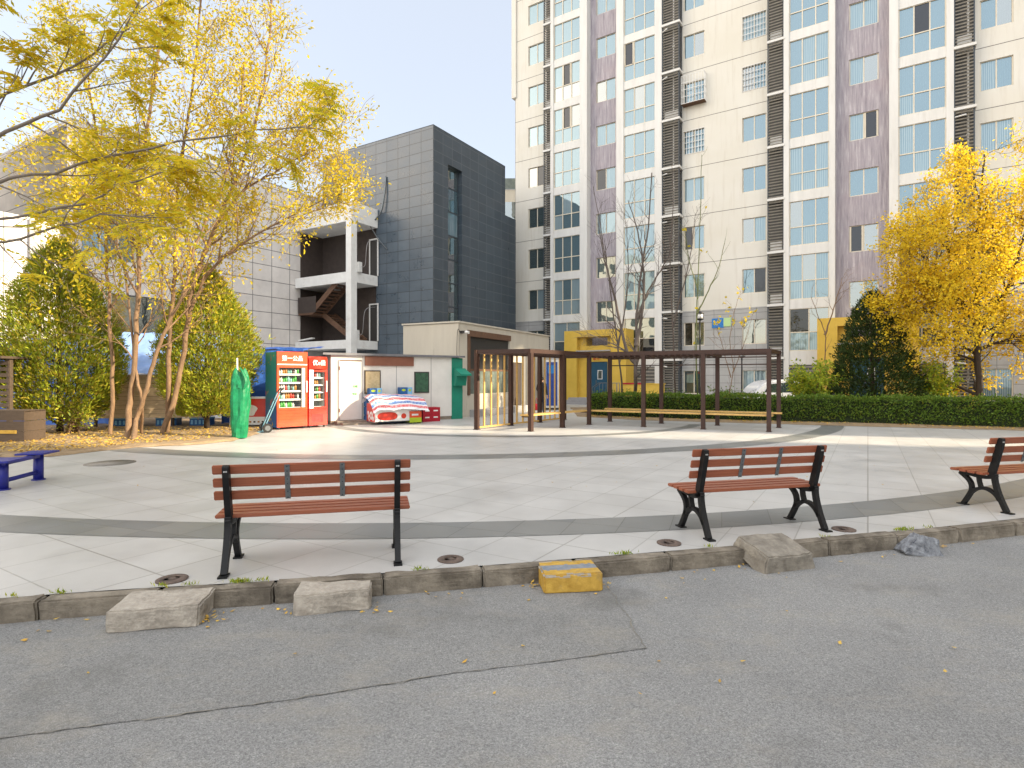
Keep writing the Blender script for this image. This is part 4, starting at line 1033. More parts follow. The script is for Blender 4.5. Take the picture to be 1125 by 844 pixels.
mb = MB(); mb.box(0, .42, 0, .4, .04, .2, 'lime'); mb.box(0, .42, 0, .4, .2, .42, 'fridge_orange_red'); mb.box(.02, .1, .02, .1, 0, .04, 'black_rubber'); mb.box(.3, .4, .02, .1, 0, .04, 'black_rubber'); mb.build('body', bx)
mb = MB(); mb.box(.06, .3, -.004, 0, .27, .33, 'white_plastic'); mb.build('print', bx)
for i, (x, lab) in enumerate(((2.98, 'red plastic crate with white printing, next to the freezer'), (3.34, 'red plastic crate with white printing, nearer the green hut end'))):
    r = empty('plastic_crate', hut_pt(x, -.72 + .06 * i), HANG, lab, 'crate', 'red crates beside the freezer')
    mb = MB(); mb.box(0, .33, 0, .4, 0, .5, 'crate_red')
    for z in (.05, .26, .46): mb.box(-.008, .338, -.008, .408, z, z + .03, 'crate_red')
    for q in (0, .315): mb.box(q - .004, q + .019, -.009, .01, 0, .5, 'crate_red')
    mb.build('body', r); mb = MB()
    for z in (.13, .36): mb.box(.08, .25, -.007, -.001, z, z + .045, 'white_plastic')
    mb.build('print', r)

# stall under the trees, blue tarps
GRD = .04
stall = empty('market_stall', (-12.75, 17.6, GRD), R(8), 'plank fronted stall on legs under a pale blue tarp roof', 'stall')
rp = random.Random(12); mb = MB()
for j in range(10):
    z = .26 + j * .134
    xs = [0, rp.uniform(.8, 2.4), 3.25]
    for a, b in zip(xs[:-1], xs[1:]): mb.box(a + .004, b - .004, rp.uniform(-.008, 0), .025, z + .004, z + .13, 'plank_wood')
mb.build('front_boards', stall)
for x in (0, 1.1, 2.2, 3.2): m2 = MB(); m2.box(x - .03, x + .04, .028, .09, 0, 1.62, 'dark_wood'); m2.build('leg', stall)
m2 = MB(); m2.box(-.02, 3.3, .03, .9, .3, .34, 'dark_wood'); m2.box(-.02, 3.3, .85, .9, .3, 1.6, 'dark_wood'); m2.build('shelf', stall)
def tarp(name, P00, P10, P11, P01, mat, parent, sag, seed, n=22):
    mb = MB(); A, B, C_, D_ = map(Vector, (P00, P10, P11, P01))
    def q(i, j):
        u, v = i / n, j / n; p = A.lerp(B, u).lerp(D_.lerp(C_, u), v); s = math.sin(math.pi * u) * math.sin(math.pi * v)
        return p + Vector((0, 0, -sag * s)) + mnoise.noise_vector(p * 1.3 + Vector((seed, 0, 0))) * .09 + mnoise.noise_vector(p * 4 + Vector((seed, 0, 0))) * .03
    for i in range(n):
        for j in range(n): mb.face([q(i, j), q(i + 1, j), q(i + 1, j + 1), q(i, j + 1)], mat, True)
    return mb.build(name, parent)
tarp('tarp_roof', (-.3, -.15, 1.66), (3.4, -.15, 1.66), (3.4, 2.2, 3.05), (-.3, 2.2, 3.05), 'tarp_sky_blue', stall, .1, 1)
bt = empty('tarp_shelter', (-16.8, 18.2, GRD), R(5), 'blue tarp shelter behind the left conifer', 'shelter')
tarp('cover', (0, 0, 0), (3.9, 0, 0), (3.9, .25, 2.2), (0, .25, 2.5), 'tarp_blue', bt, 0, 4); tarp('cover', (0, .25, 2.5), (3.9, .25, 2.2), (3.9, 2.4, 2.6), (0, 2.4, 2.9), 'tarp_blue', bt, .1, 6)
bt2 = empty('tarp_shelter', (-9.6, 18.9, GRD), R(-4), 'blue tarp wall between the right conifer and the drinks fridge', 'shelter')
tarp('cover', (0, 0, 0), (2.9, 0, 0), (2.75, .15, 2.45), (.1, .15, 2.35), 'tarp_blue', bt2, 0, 8); tarp('cover', (.1, .15, 2.35), (2.75, .15, 2.45), (2.75, 2.0, 2.6), (.1, 2.0, 2.6), 'tarp_blue', bt2, .05, 9)
for i, (x, y, lab) in enumerate(((-12.4, 17.75, 'blue plastic crate under the left end of the plank stall'), (-11.1, 17.95, 'blue plastic crate under the middle of the plank stall'), (-10.1, 18.05, 'blue plastic crate under the right end of the plank stall'))):
    r = empty('plastic_crate', (x, y, GRD), R(8), lab, 'crate', 'blue crates under the stall'); mb = MB(); mb.box(0, .6, 0, .4, 0, .26, 'crate_blue'); mb.box(-.01, .61, -.01, .41, .22, .26, 'crate_light_blue')
    for q in range(5): mb.box(.04 + q * .115, .1 + q * .115, -.006, 0, .05, .18, 'crate_light_blue')
    mb.build('body', r)
rf = empty('display_freezer', (-8.65, 17.65, GRD), R(12), 'red and white display freezer behind the folded parasol', 'freezer')
mb = MB(); mb.box(0, 1.2, 0, .6, .05, .3, 'white_plastic'); mb.box(0, 1.2, 0, .6, .3, .86, 'fridge_red'); mb.box(-.02, 1.22, -.02, .62, .86, .91, 'white_plastic'); mb.build('cabinet', rf)
mb = MB(); mb.face([(.62 + .16 * math.cos(t) * (1 + .25 * math.sin(3 * t)), -.004, .5 + .17 * math.sin(t)) for t in [k * math.pi / 8 for k in range(16)]], 'white_plastic')
for j in range(9): mb.box(.08 + j * .12, .14 + j * .12, -.004, 0, .12, .17, 'bottle_dark' if j % 2 else 'bottle_amber')
mb.build('front_panel', rf)
# timber kiosk at the left edge
ks = empty('timber_kiosk', (-13.9, 14.35, GRD), R(-2), 'dark slatted timber kiosk at the left edge under the trees', 'kiosk')
mb = MB()
for j in range(8): mb.box(0, 1.42, -.02, .02, .78 + j * .15, .87 + j * .15, 'dark_wood')
mb.build('slat_screen', ks)
for x in (0, 1.36): m2 = MB(); m2.box(x, x + .08, -.01, .09, 0, 2.0, 'dark_wood'); m2.build('post', ks)
m2 = MB(); m2.box(-.1, 1.5, -.3, .9, 1.98, 2.04, 'dark_wood'); m2.build('roof', ks)
bxw = empty('timber_box', (-13.9, 13.55, GRD), R(-2), 'dark timber box with a yellow board at the left edge', 'box')
mb = MB()
for j in range(3): mb.box(0, 2.5, 0, .03, .02 + j * .24, .25 + j * .24, 'dark_wood'); mb.box(2.47, 2.5, .03, .6, .02 + j * .24, .25 + j * .24, 'dark_wood')
mb.box(0, 2.5, .03, .6, .70, .74, 'dark_wood'); mb.build('boards', bxw)
mb = MB(); mb.box(0, 2.32, -.012, -.001, .20, .28, 'yellow_paint'); mb.build('yellow_board', bxw)
# blue park bench
bb = empty('park_bench', (-7.11, 8.35, 0), math.atan2(8.76 - 7.98, -.15), 'low blue metal bench on two round legs', 'bench')
for x in (-.4, .4): mb = MB(); mb.tube([(x, 0, 0), (x, 0, .40)], .065, 'bench_blue', 18); mb.tube([(x, 0, 0), (x, 0, .015)], .09, 'bench_blue', 18); mb.build('leg', bb)
mb = MB(); mb.tube([(-.4, 0, .12), (.4, 0, .12)], .03, 'bench_blue', 12); mb.build('rail', bb)
mb = MB(); mb.box(.16, .6, -.19, .19, .40, .425, 'bench_blue'); mb.box(-.62, -.16, -.19, .36, .39, .42, 'bench_blue'); mb.build('seat', bb, bevel=.008)
mb = MB(); mb.box(-.46, .34, -.055, .055, .345, .39, 'bench_blue'); mb.build('beam', bb)

# ================================================================== SLATTED BENCHES
bn = empty('slatted_bench', (-1.60, 4.655, 0), R(13.5), 'slatted bench seen from behind, nearest the striped kerb stone on its left', 'bench', 'slatted benches facing the square')
def side_frame(x):
    mb = MB(); a, b = x - .024, x + .024
    mb.ribbon(spl([(-.012, .012), (.05, .14), (.095, .26), (.118, .36), (.12, .43)], 4), [.05] * 17, a, b, 'black_iron')
    mb.ribbon(spl([(.16, .38), (.15, .44), (.128, .52), (.092, .66), (.055, .80), (.042, .855)], 4), [.045, .05, .06, .066, .068, .07] + [.07] * 10 + [.062, .055, .05, .045, .035], a, b, 'black_iron')
    mb.ribbon(spl([(.485, .012), (.43, .1), (.385, .19), (.388, .27), (.43, .33), (.52, .395)], 4), .042, a, b, 'black_iron')
    mb.ribbon(spl([(.06, .13), (.11, .195), (.18, .235), (.25, .243), (.33, .215), (.395, .16)], 4), .036, a, b, 'black_iron')
    mb.ribbon(spl([(.27, .24), (.292, .31), (.30, .385)], 4), .032, a, b, 'black_iron')
    mb.ribbon(spl([(.10, .42), (.16, .385), (.26, .375), (.38, .385), (.52, .40)], 4), .038, a, b, 'black_iron')
    for y in (-.02, .49): mb.box(x - .035, x + .035, y - .055, y + .055, 0, .014, 'black_iron')
    for z, y in ((.598, .085), (.706, .054), (.81, .026)):
        for u in (-.012, .012): mb.tube([(x + u * .6, y - .006, z), (x + u * .6, y + .01, z)], .007, 'bolt_steel', 8)
    return mb
for x in (-.665, .665): side_frame(x).build('side_frame', bn)
mb = MB()
for j in range(4):
    y = .165 + j * .105; mb.box(-.775, .775, y, y + .088, .412 + .002 * j, .442 + .002 * j, 'bench_wood')
mb.build('seat', bn, bevel=.006)
mb = MB()
for z, y in ((.598, .136), (.706, .107), (.814, .079)):
    mt = Matrix.Translation((0, y, z)) @ Matrix.Rotation(R(14.5), 4, 'X'); mb.box(-.775, .775, 0, .028, -.037, .037, 'bench_wood', mt)
bk = mb.build('backrest', bn, bevel=.006)
for x in (-.215, .215):
    mb = MB(); mt = Matrix.Translation((x, .107, .706)) @ Matrix.Rotation(R(14.5), 4, 'X'); mb.box(-.02, .02, -.006, -.001, -.155, .145, 'grey_steel', mt)
    for z in (-.14, -.09, -.02, .02, .09, .13): mb.tube([mt @ Vector((0, -.009, z)), mt @ Vector((0, -.004, z))], .006, 'louver_frame', 6)
    mb.build('strap', bk)
for loc, a, lab in (((2.52, 5.675, 0), 14.4, 'slatted bench in the middle right, behind the broken boulder'), ((6.285, 6.74, 0), 14.0, 'slatted bench cut off by the right edge of the photo')):
    o = copy_tree(bn); o.location = loc; o.rotation_euler = (0, 0, R(a)); o['label'] = lab

# ================================================================== STONES BY THE KERB
def place(o, loc, rz, label, cat, rx=0, ry=0): o.location = loc; o.rotation_euler = (R(rx), R(ry), R(rz)); return tag(o, label, cat)
place(rough_block('concrete_slab', .56, .36, .15, 3, .014, 'concrete_slab', round_=.012), (-2.42, 4.0, -.058), 11, 'flat pale concrete slab lying in the gutter, leftmost of the stones', 'slab')
place(rough_block('kerb_block', .53, .24, .155, 5, .022, 'concrete_slab', round_=.012), (-1.30, 4.225, -.056), 12, 'broken grey kerb block lying in the gutter below the nearest bench', 'slab')
yb = empty('painted_block', (.46, 4.655, -.13), R(7), 'yellow concrete block with a blue grey stripe on its top', 'block')
b_ = rough_block('block', .47, .33, .15, 8, .006, 'yellow_paint', cuts=15, parent=yb, round_=.012); b_.location = (0, 0, .075)
bmf = b_.data; bmf.materials.append(MATS['blue_grey_paint']); bmf.materials.append(MATS['concrete_slab'])
for p in bmf.polygons:
    c = p.center
    if p.normal.z > .6: p.material_index = 1 if abs(c.y - .01 + .01 * mnoise.noise(c * 30)) < .056 else 0
    if min(.235 - abs(c.x), .165 - abs(c.y)) < .02 and c.z > .05 and mnoise.noise(c * 22) > -.05: p.material_index = 2
bo = rough_block('boulder', .56, .46, .17, 13, .018, 'boulder_stone', cuts=9, taper=.14, round_=.012); place(bo, (2.36, 5.2, -.03), 16, 'broken flat topped boulder leaning on the kerb', 'boulder', rx=13)
rk_ = rough_block('rock', .40, .26, .20, 22, .034, 'rock_grey', cuts=8, taper=.5, round_=.012); place(rk_, (3.93, 5.52, -.06), -8, 'small blue grey rock at the kerb on the right', 'rock', ry=10)
LID = ['small rusty cover in the paving left of the nearest bench', 'small rusty cover in the paving right of the nearest bench', 'small rusty cover in the paving left of the middle right bench', 'small rusty cover in the paving right of the middle right bench']
for (px, py), lab in zip(((189, 637), (495, 615), (735, 597), (927, 582)), LID):
    p = at(px, py); mb = MB(); mb.disc_stack((0, 0), [(.112, .0), (.112, .008), (.10, .013), (.085, .008), (.05, .012), (.0, .012)], 'rusty_iron'); o = mb.build('valve_cover', None, p); tag(o, lab, 'cover', 'small valve covers along the kerb')
mb = MB(); mb.disc_stack((0, 0), [(.40, .0), (.40, .006), (.36, .007), (.355, .004), (.0, .004)], 'rusty_iron'); m_ = M('manhole_cover', (.28, .26, .23), (.2, .185, .165), 14, .75, .6, 40); mb.mats = ['manhole_cover']; tag(mb.build('manhole_cover', None, at(121, 509)), 'large round manhole cover in the square near the blue bench', 'manhole')

# ================================================================== PERGOLA
pg = empty('pergola', (2.54, 18.98, 0), 0, 'brown steel pergola with golden slats and plank seats', 'pergola')
O = Vector((2.54, 18.98, 0)); ua = Vector((1.6, -.84, 0)).normalized(); va = Vector((.84, 1.6, 0)).normalized()
FRONT = [O + ua * (1.807 * i) for i in range(4)]; BACK = [Vector((8.26, 17.84, 0)) - ua * (1.807 * (3 - i)) for i in range(4)]
G1 = [Vector((.54, 16.6, 0)), Vector((1.56, 17.85, 0))]; LB = [Vector((-1.05, 17.2, 0)), Vector((-.04, 18.6, 0)), Vector((.96, 19.95, 0)), Vector((1.93, 21.3, 0))]
ZT = 2.38
for p in FRONT + BACK + G1 + LB:
    q = p - O; mb = MB(); d = (ua if p in FRONT + BACK else Vector((1, 1.25, 0)).normalized())
    mt = Matrix.Translation(q) @ Matrix.Rotation(math.atan2(d.y, d.x), 4, 'Z'); mb.box(-.06, .06, -.06, .06, 0, ZT - .12, 'brown_steel', mt); mb.box(-.08, .08, -.08, .08, 0, .012, 'brown_steel', mt); mb.build('post', pg)
def beam(a, b, ext0=.07, ext1=.07, w=.08, h=.12, z=ZT - .06, mat='brown_steel', nm='beam'):
    a, b = a - O, b - O; t = (b - a).normalized(); mb = MB(); mb.bar(a - t * ext0 + Vector((0, 0, z)), b + t * ext1 + Vector((0, 0, z)), w, h, mat); return mb.build(nm, pg)
beam(FRONT[0], FRONT[3]); beam(LB[3], BACK[3]); beam(G1[0], FRONT[0]); beam(LB[0], LB[3])
for a, b in ((G1[0], LB[0]), (FRONT[0], LB[3]), (FRONT[3], BACK[3])): beam(a, b, -.042, -.042)
mb = MB()   # many short battens across the front beam, long rails behind
for i in range(22):
    p = FRONT[0].lerp(FRONT[3], (i + .5) / 30) - O; mb.bar(p + Vector((0, 0, ZT - .145)) - va * .03, p + va * 1.78 + Vector((0, 0, ZT - .145)), .045, .045, 'brown_steel')
for k in (.28, .52, .76):
    a = FRONT[0].lerp(BACK[0] if k else FRONT[0], k) - O; b = FRONT[3].lerp(BACK[3], k) - O; mb.bar(a + Vector((0, 0, ZT - .05)), b + Vector((0, 0, ZT - .05)), .05, .06, 'brown_steel')
for z in (2.2, 1.97): mb.bar(BACK[0] - O + Vector((0, 0, z)), BACK[3] - O + Vector((0, 0, z)), .035, .035, 'brown_steel')
mb.build('rafters', pg)
mb = MB()
for k in (.2, .4, .6, .8):
    a = G1[0].lerp(LB[0], k) - O; b = FRONT[0].lerp(LB[3], k) - O; mb.bar(a + Vector((0, 0, ZT - .05)), b + Vector((0, 0, ZT - .05)), .05, .06, 'gold_wood')
for i in range(26):
    t = (i + .5) / 26; p = LB[0].lerp(LB[3], t) - O; q = G1[0].lerp(FRONT[0], t) - O; dd = (q - p).normalized(); mb.bar(p + dd * .05 + Vector((0, 0, ZT - .09)), q - dd * .05 + Vector((0, 0, ZT - .09)), .04, .04, 'brown_steel')
mb.build('rafters', pg)
for a, b in zip(LB[:-1], LB[1:]):
    mb = MB(); t = (b - a).normalized(); n = 5 if a is not LB[1] else 5
    for i in range(1, n):
        p = a.lerp(b, i / n) - O; mb.bar(p + Vector((0, 0, .08)), p + Vector((0, 0, ZT - .12)), .045, .045, 'gold_wood', up=t)
    mb.bar(a - O + t * .06 + Vector((0, 0, .06)), b - O - t * .06 + Vector((0, 0, .06)), .05, .05, 'gold_wood'); mb.build('slat_screen', pg)
def seat(a, b, side):
    a, b = a - O, b - O; t = (b - a).normalized(); nn = Vector((-t.y, t.x, 0)) * side; mb = MB()
    for k in range(2): mb.bar(a + nn * (.1 + .15 * k) - t * .1 + Vector((0, 0, .46)), b + nn * (.1 + .15 * k) + t * .1 + Vector((0, 0, .46)), .135, .045, 'gold_wood')
    n = max(2, int((b - a).length / 1.8) + 1)
    for i in range(n):
        p = a.lerp(b, i / (n - 1)); mb.bar(p + nn * .04 + Vector((0, 0, .415)), p + nn * .32 + Vector((0, 0, .415)), .05, .04, 'brown_steel')
    mb.build('seat_plank', pg)
seat(G1[0], FRONT[0], 1); seat(FRONT[0], FRONT[3], 1); seat(BACK[0], BACK[3], -1)

# ================================================================== BEHIND THE PERGOLA
vm = empty('vending_machine', (1.62, 27.7, 0), R(4), 'blue fronted vending machine with white sides beside the shop', 'vending machine')
mb = MB(); mb.box(0, .95, .03, .8, .1, 2.4, 'white_metal'); mb.box(.0, .95, .05, .7, 0, .1, 'shutter_dark'); mb.build('cabinet', vm)
mb = MB(); mb.box(.03, .56, 0, .03, .2, 2.3, 'machine_blue'); mb.box(.1, .5, -.004, 0, 1.75, 2.15, 'sign_blue'); mb.build('front_panel', vm)
mb = MB(); mb.box(.58, .93, 0, .03, .2, 2.3, 'white_metal')
for z in (.4, .8, 1.2, 1.6, 1.95): mb.box(.64, .88, -.006, 0, z, z + .22, 'shutter_dark')
mb.build('side_panel', vm)
# person standing at the machine
def person(loc, rz):
    root = empty('person', loc, rz, 'person in dark coat and trousers seen through the golden slats, holding a red bag', 'person')
    J = {'pel': (0, 0, .86, .135), 'waist': (0, 0, .98, .13), 'chest': (0, .01, 1.16, .15), 'neckb': (0, 0, 1.31, .075), 'neck': (0, -.01, 1.36, .05), 'head0': (0, -.02, 1.41, .07), 'head1': (0, -.02, 1.48, .085), 'head2': (0, -.01, 1.545, .055),
         'ls': (-.165, 0, 1.26, .07), 'le': (-.23, .02, 1.02, .052), 'lw': (-.235, -.04, .80, .038), 'lh': (-.235, -.05, .74, .032), 'rs': (.165, 0, 1.26, .07), 're': (.215, .03, 1.03, .052), 'rw': (.15, -.15, .95, .036), 'rh': (.12, -.2, .94, .03),
         'lhip': (-.085, 0, .80, .10), 'lk': (-.09, -.02, .45, .066), 'la': (-.09, .02, .09, .042), 'lf': (-.095, -.10, .035, .034), 'rhip': (.085, 0, .80, .10), 'rk': (.09, -.01, .45, .066), 'ra': (.10, .03, .09, .042), 'rf': (.11, -.09, .035, .034)}
    E_ = [('pel', 'waist'), ('waist', 'chest'), ('chest', 'neckb'), ('neckb', 'neck'), ('neck', 'head0'), ('head0', 'head1'), ('head1', 'head2'), ('chest', 'ls'), ('ls', 'le'), ('le', 'lw'), ('lw', 'lh'), ('chest', 'rs'), ('rs', 're'), ('re', 'rw'), ('rw', 'rh'), ('pel', 'lhip'), ('lhip', 'lk'), ('lk', 'la'), ('la', 'lf'), ('pel', 'rhip'), ('rhip', 'rk'), ('rk', 'ra'), ('ra', 'rf')]
    K = list(J); V_ = [J[k][:3] for k in K]; RD = [J[k][3] for k in K]; ED = [(K.index(a), K.index(b)) for a, b in E_]
    for s, h in ((-1, 'lh'), (1, 'rh')):       # fingers
        hp = Vector(J[h][:3])
        for f in range(5):
            b0 = hp + Vector(((f - 1.5) * .014, -.01, -.02)) if f < 4 else hp + Vector((-.03 * s, -.01, .01))
            V_ += [tuple(b0), tuple(b0 + Vector((0, -.012, -.035 - .006 * (f in (1, 2))))), tuple(b0 + Vector((0, -.0, -.06)))] if f < 4 else [tuple(b0), tuple(b0 + Vector((-.012 * s, -.012, -.025))), tuple(b0 + Vector((-.012 * s, -.012, -.045)))]
            RD += [.009, .009, .007]; i = len(V_) - 3; ED += [(K.index(h), i), (i, i + 1), (i + 1, i + 2)]
    me = bpy.data.meshes.new('body'); me.from_pydata(V_, ED, []); o = bpy.data.objects.new('body', me); COL.objects.link(o)
    m = o.modifiers.new('skin', 'SKIN'); ss = o.modifiers.new('sub', 'SUBSURF'); ss.levels = ss.render_levels = 2
    for i, d in enumerate(me.skin_vertices[0].data): d.radius = (RD[i], RD[i] * (.78 if i < 4 else 1)); d.use_root = (i == 0)
    bpy.context.view_layer.update(); me2 = bpy.data.meshes.new_from_object(o.evaluated_get(bpy.context.evaluated_depsgraph_get())); bpy.data.objects.remove(o)
    for k in ('coat_dark', 'trousers_dark', 'skin', 'black_rubber'): me2.materials.append(MATS[k])
    for p in me2.polygons:
        c = p.center; p.use_smooth = True
        p.material_index = 2 if c.z > 1.36 or (abs(c.x) > .19 and c.z < .80 and c.z > .6) or (c.y < -.16 and c.z > .8) else (0 if c.z > .78 or abs(c.x) > .2 else (1 if c.z > .1 else 3))
    b = link('body', me2, root)
    mb = MB(); rows = []
    for i in range(9):
        a = R(-25 + i * 14); rows.append([(math.cos(t) * .098 * math.cos(a), -.012 + .03 + math.sin(t) * .105 * math.cos(a) , 1.495 + .095 * math.sin(a)) for t in [k * math.pi / 8 for k in range(16)]])
    for p, q in zip(rows[:-1], rows[1:]):
        for j in range(16): mb.face([p[j], p[(j + 1) % 16], q[(j + 1) % 16], q[j]], 'hair', True)
    mb.face(rows[-1], 'hair'); mb.build('hair', root)
    mb = MB()
    for s in (-.032, .032): mb.tube([(s, -.096, 1.475), (s, -.104, 1.475)], .011, 'hair', 8)
    mb.tube([(0, -.1, 1.47), (0, -.122, 1.445)], [.008, .014], 'skin', 8); mb.box(-.024, .024, -.098, -.088, 1.412, 1.42, 'fridge_red'); mb.build('face', root); return root
person((1.27, 24.6, 0), R(150))
bag = MB(); q = [( .10, .16), (.13, .20), (.12, .34), (.05, .44)]
for (wa, za), (wb, zb) in zip(q[:-1], q[1:]):
    for j in range(10):
        t0, t1 = j * math.pi / 5, (j + 1) * math.pi / 5
        bag.face([(wa * math.cos(t0), wa * .5 * math.sin(t0), za), (wa * math.cos(t1), wa * .5 * math.sin(t1), za), (wb * math.cos(t1), wb * .5 * math.sin(t1), zb), (wb * math.cos(t0), wb * .5 * math.sin(t0), zb)], 'bag_red')
bag.face([(.1 * math.cos(k * math.pi / 5), .05 * math.sin(k * math.pi / 5), .16) for k in range(10)], 'bag_red')
bag.tube(spl([(-.04, 0, .43), (-.025, 0, .6), (0, 0, .68), (.025, 0, .6), (.04, 0, .43)], 4), .008, 'bag_red', 6)
bo_ = bag.build('carrier_bag', None, (1.05, 24.62, 0)); tag(bo_, 'red carrier bag held by the person in dark clothes', 'bag')
# white car parked behind the hedge
car = empty('parked_car', (9.9, 23.6, 0), R(-4), 'white car parked behind the hedge, only its rounded end showing', 'car')
prof = spl([(0, .35), (-.04, .62), (.0, .85), (.12, 1.05), (.35, 1.27), (.62, 1.40), (1.1, 1.47), (1.7, 1.45), (2.2, 1.33), (2.7, .98), (3.3, .86), (3.7, .66), (3.72, .35)], 3)
mb = MB(); YM = Matrix(((1, 0, 0, 0), (0, 0, 1, 0), (0, 1, 0, 0), (0, 0, 0, 1)))
mb.prism([(x, z) for x, z in prof], 0, 1.62, 'car_white', YM); mb.build('body', car, bevel=.05)
mb = MB(); mb.prism([(.42, .95), (.62, 1.28), (1.3, 1.36), (1.95, 1.30), (2.42, .95)], -.008, 1.63, 'glass_dim', YM); mb.build('side_window', car)
for x in (.72, 2.95):
    for y in (.02, 1.42):
        m2 = MB(); m2.tube([(x, y, .3), (x, y + .18, .3)], .3, 'black_rubber', 24); wh = m2.build('wheel', car); m2 = MB(); m2.tube([(x, y - .01, .3), (x, y + .19, .3)], .18, 'grey_steel', 16); m2.build('rim', wh)
mb = MB(); mb.box(-.05, .02, .1, .35, .7, .9, 'crate_red'); mb.box(-.05, .02, 1.27, 1.52, .7, .9, 'crate_red'); mb.build('tail_lamp', car)
def street_lamp(loc, h, lab):
    r = empty('street_lamp', loc, 0, lab, 'street lamp', 'black garden lamps behind the pergola'); mb = MB(); mb.disc_stack((0, 0), [(.09, 0), (.09, .1), (.05, .16), (.035, .3), (.03, h * .7), (.028, h - .35)], 'lamp_black', 12); mb.build('pole', r)
    mb = MB(); mb.disc_stack((0, 0), [(.03, h - .35), (.14, h - .32), (.16, h - .3), (.15, h - .27)], 'lamp_black', 12); mb.disc_stack((0, 0), [(.17, h - .06), (.10, h), (.015, h + .06), (.008, h + .16)], 'lamp_black', 12)
    for k in range(4): a = k * math.pi / 2; mb.tube([(.13 * math.cos(a), .13 * math.sin(a), h - .28), (.15 * math.cos(a), .15 * math.sin(a), h - .06)], .008, 'lamp_black', 5)
    mb.build('lantern', r); mb = MB(); mb.disc_stack((0, 0), [(.10, h - .28), (.12, h - .06)], 'white_plastic', 12); mb.build('glass', r)
street_lamp(tuple(at(815, 454)), 2.75, 'black lamp post just left of the white car'); street_lamp(tuple(at(769, 455.5)), 4.3, 'taller black lamp post among the thin saplings')

# ================================================================== TREES AND PLANTS
def stems_px(list_, d):
    out = []
    for pts, r0, r1 in list_:
        P = []
        for i, q in enumerate(pts):
            dd = d + (q[2] if len(q) > 2 else 0)
            if i == 0: p = at(q[0], q[1], .03) if q[1] > 445 else atd(q[0], q[1], d)
            P.append(tuple(atd(q[0], q[1], dd) if i else p))
        out.append((P, r0, r1))
    return out
LV = [(15, .42, 40, 2.5, .35, .15, .11), (5, .25, 40, 1.2, .3, .08, .18), (4, .2, 40, .55, 0, .0, .22)]
YG = 'slender yellow leaved trees on the left'
make_tree('yellow_tree', 'slim upright yellow leaved tree beside the left conifer', YG, at(121, 478, .03), stems_px([([(121, 478), (124, 430), (121, 370), (118, 300), (115, 240), (108, 160), (98, 90), (92, 30)], .075, .018)], 15.2), [(14, .42, 42, 2.0, .45, .14, .12)] + LV[1:], 'bark_warm', 'leaf_yellow_green', 13, (.105, .045), 41, .12, prob=lambda p: min(1, .12 + max(0, p.z - 2.8) * .38))
make_tree('yellow_tree', 'forked yellow leaved tree with several trunks in front of the plank stall', YG, at(148, 482, .03),
          stems_px([([(140, 482), (143, 440), (147, 408), (151, 350), (153, 290), (151, 230), (158, 160), (170, 90), (176, 30), (180, -30)], .10, .02), ([(155, 478), (155, 440), (149, 408), (146, 380), (140, 320), (128, 270), (104, 238), (60, 190)], .06, .012),
                    ([(147, 484), (149, 462), (158, 438), (166, 408), (176, 376), (190, 345), (206, 310), (214, 270), (240, 215), (262, 140), (268, 70)], .085, .018)], 14.6), LV, 'bark_warm', 'leaf_yellow', 11, (.105, .045), 42, .12, prob=lambda p: min(1, .12 + max(0, p.z - 2.8) * .38))
make_tree('yellow_tree', 'leaning yellow leaved tree beside the right conifer with the widest crown', YG, at(180, 478, .03),
          stems_px([([(178, 478), (190, 445), (198, 410), (205, 360), (209, 330), (222, 285), (240, 240), (266, 180), (286, 110), (296, 40), (300, -10)], .10, .02), ([(184, 476), (185, 430), (186, 380), (190, 330), (193, 270), (196, 200), (206, 130), (216, 60), (222, -20)], .095, .02),
                    ([(203, 372), (214, 330), (236, 292), (275, 262), (315, 240), (345, 225)], .05, .012), ([(212, 310), (232, 262), (262, 215), (300, 190), (338, 168)], .05, .012)], 15.4), LV, 'bark_warm', 'leaf_yellow', 10, (.105, .045), 43, .12, prob=lambda p: min(1, .12 + max(0, p.z - 2.8) * .38))
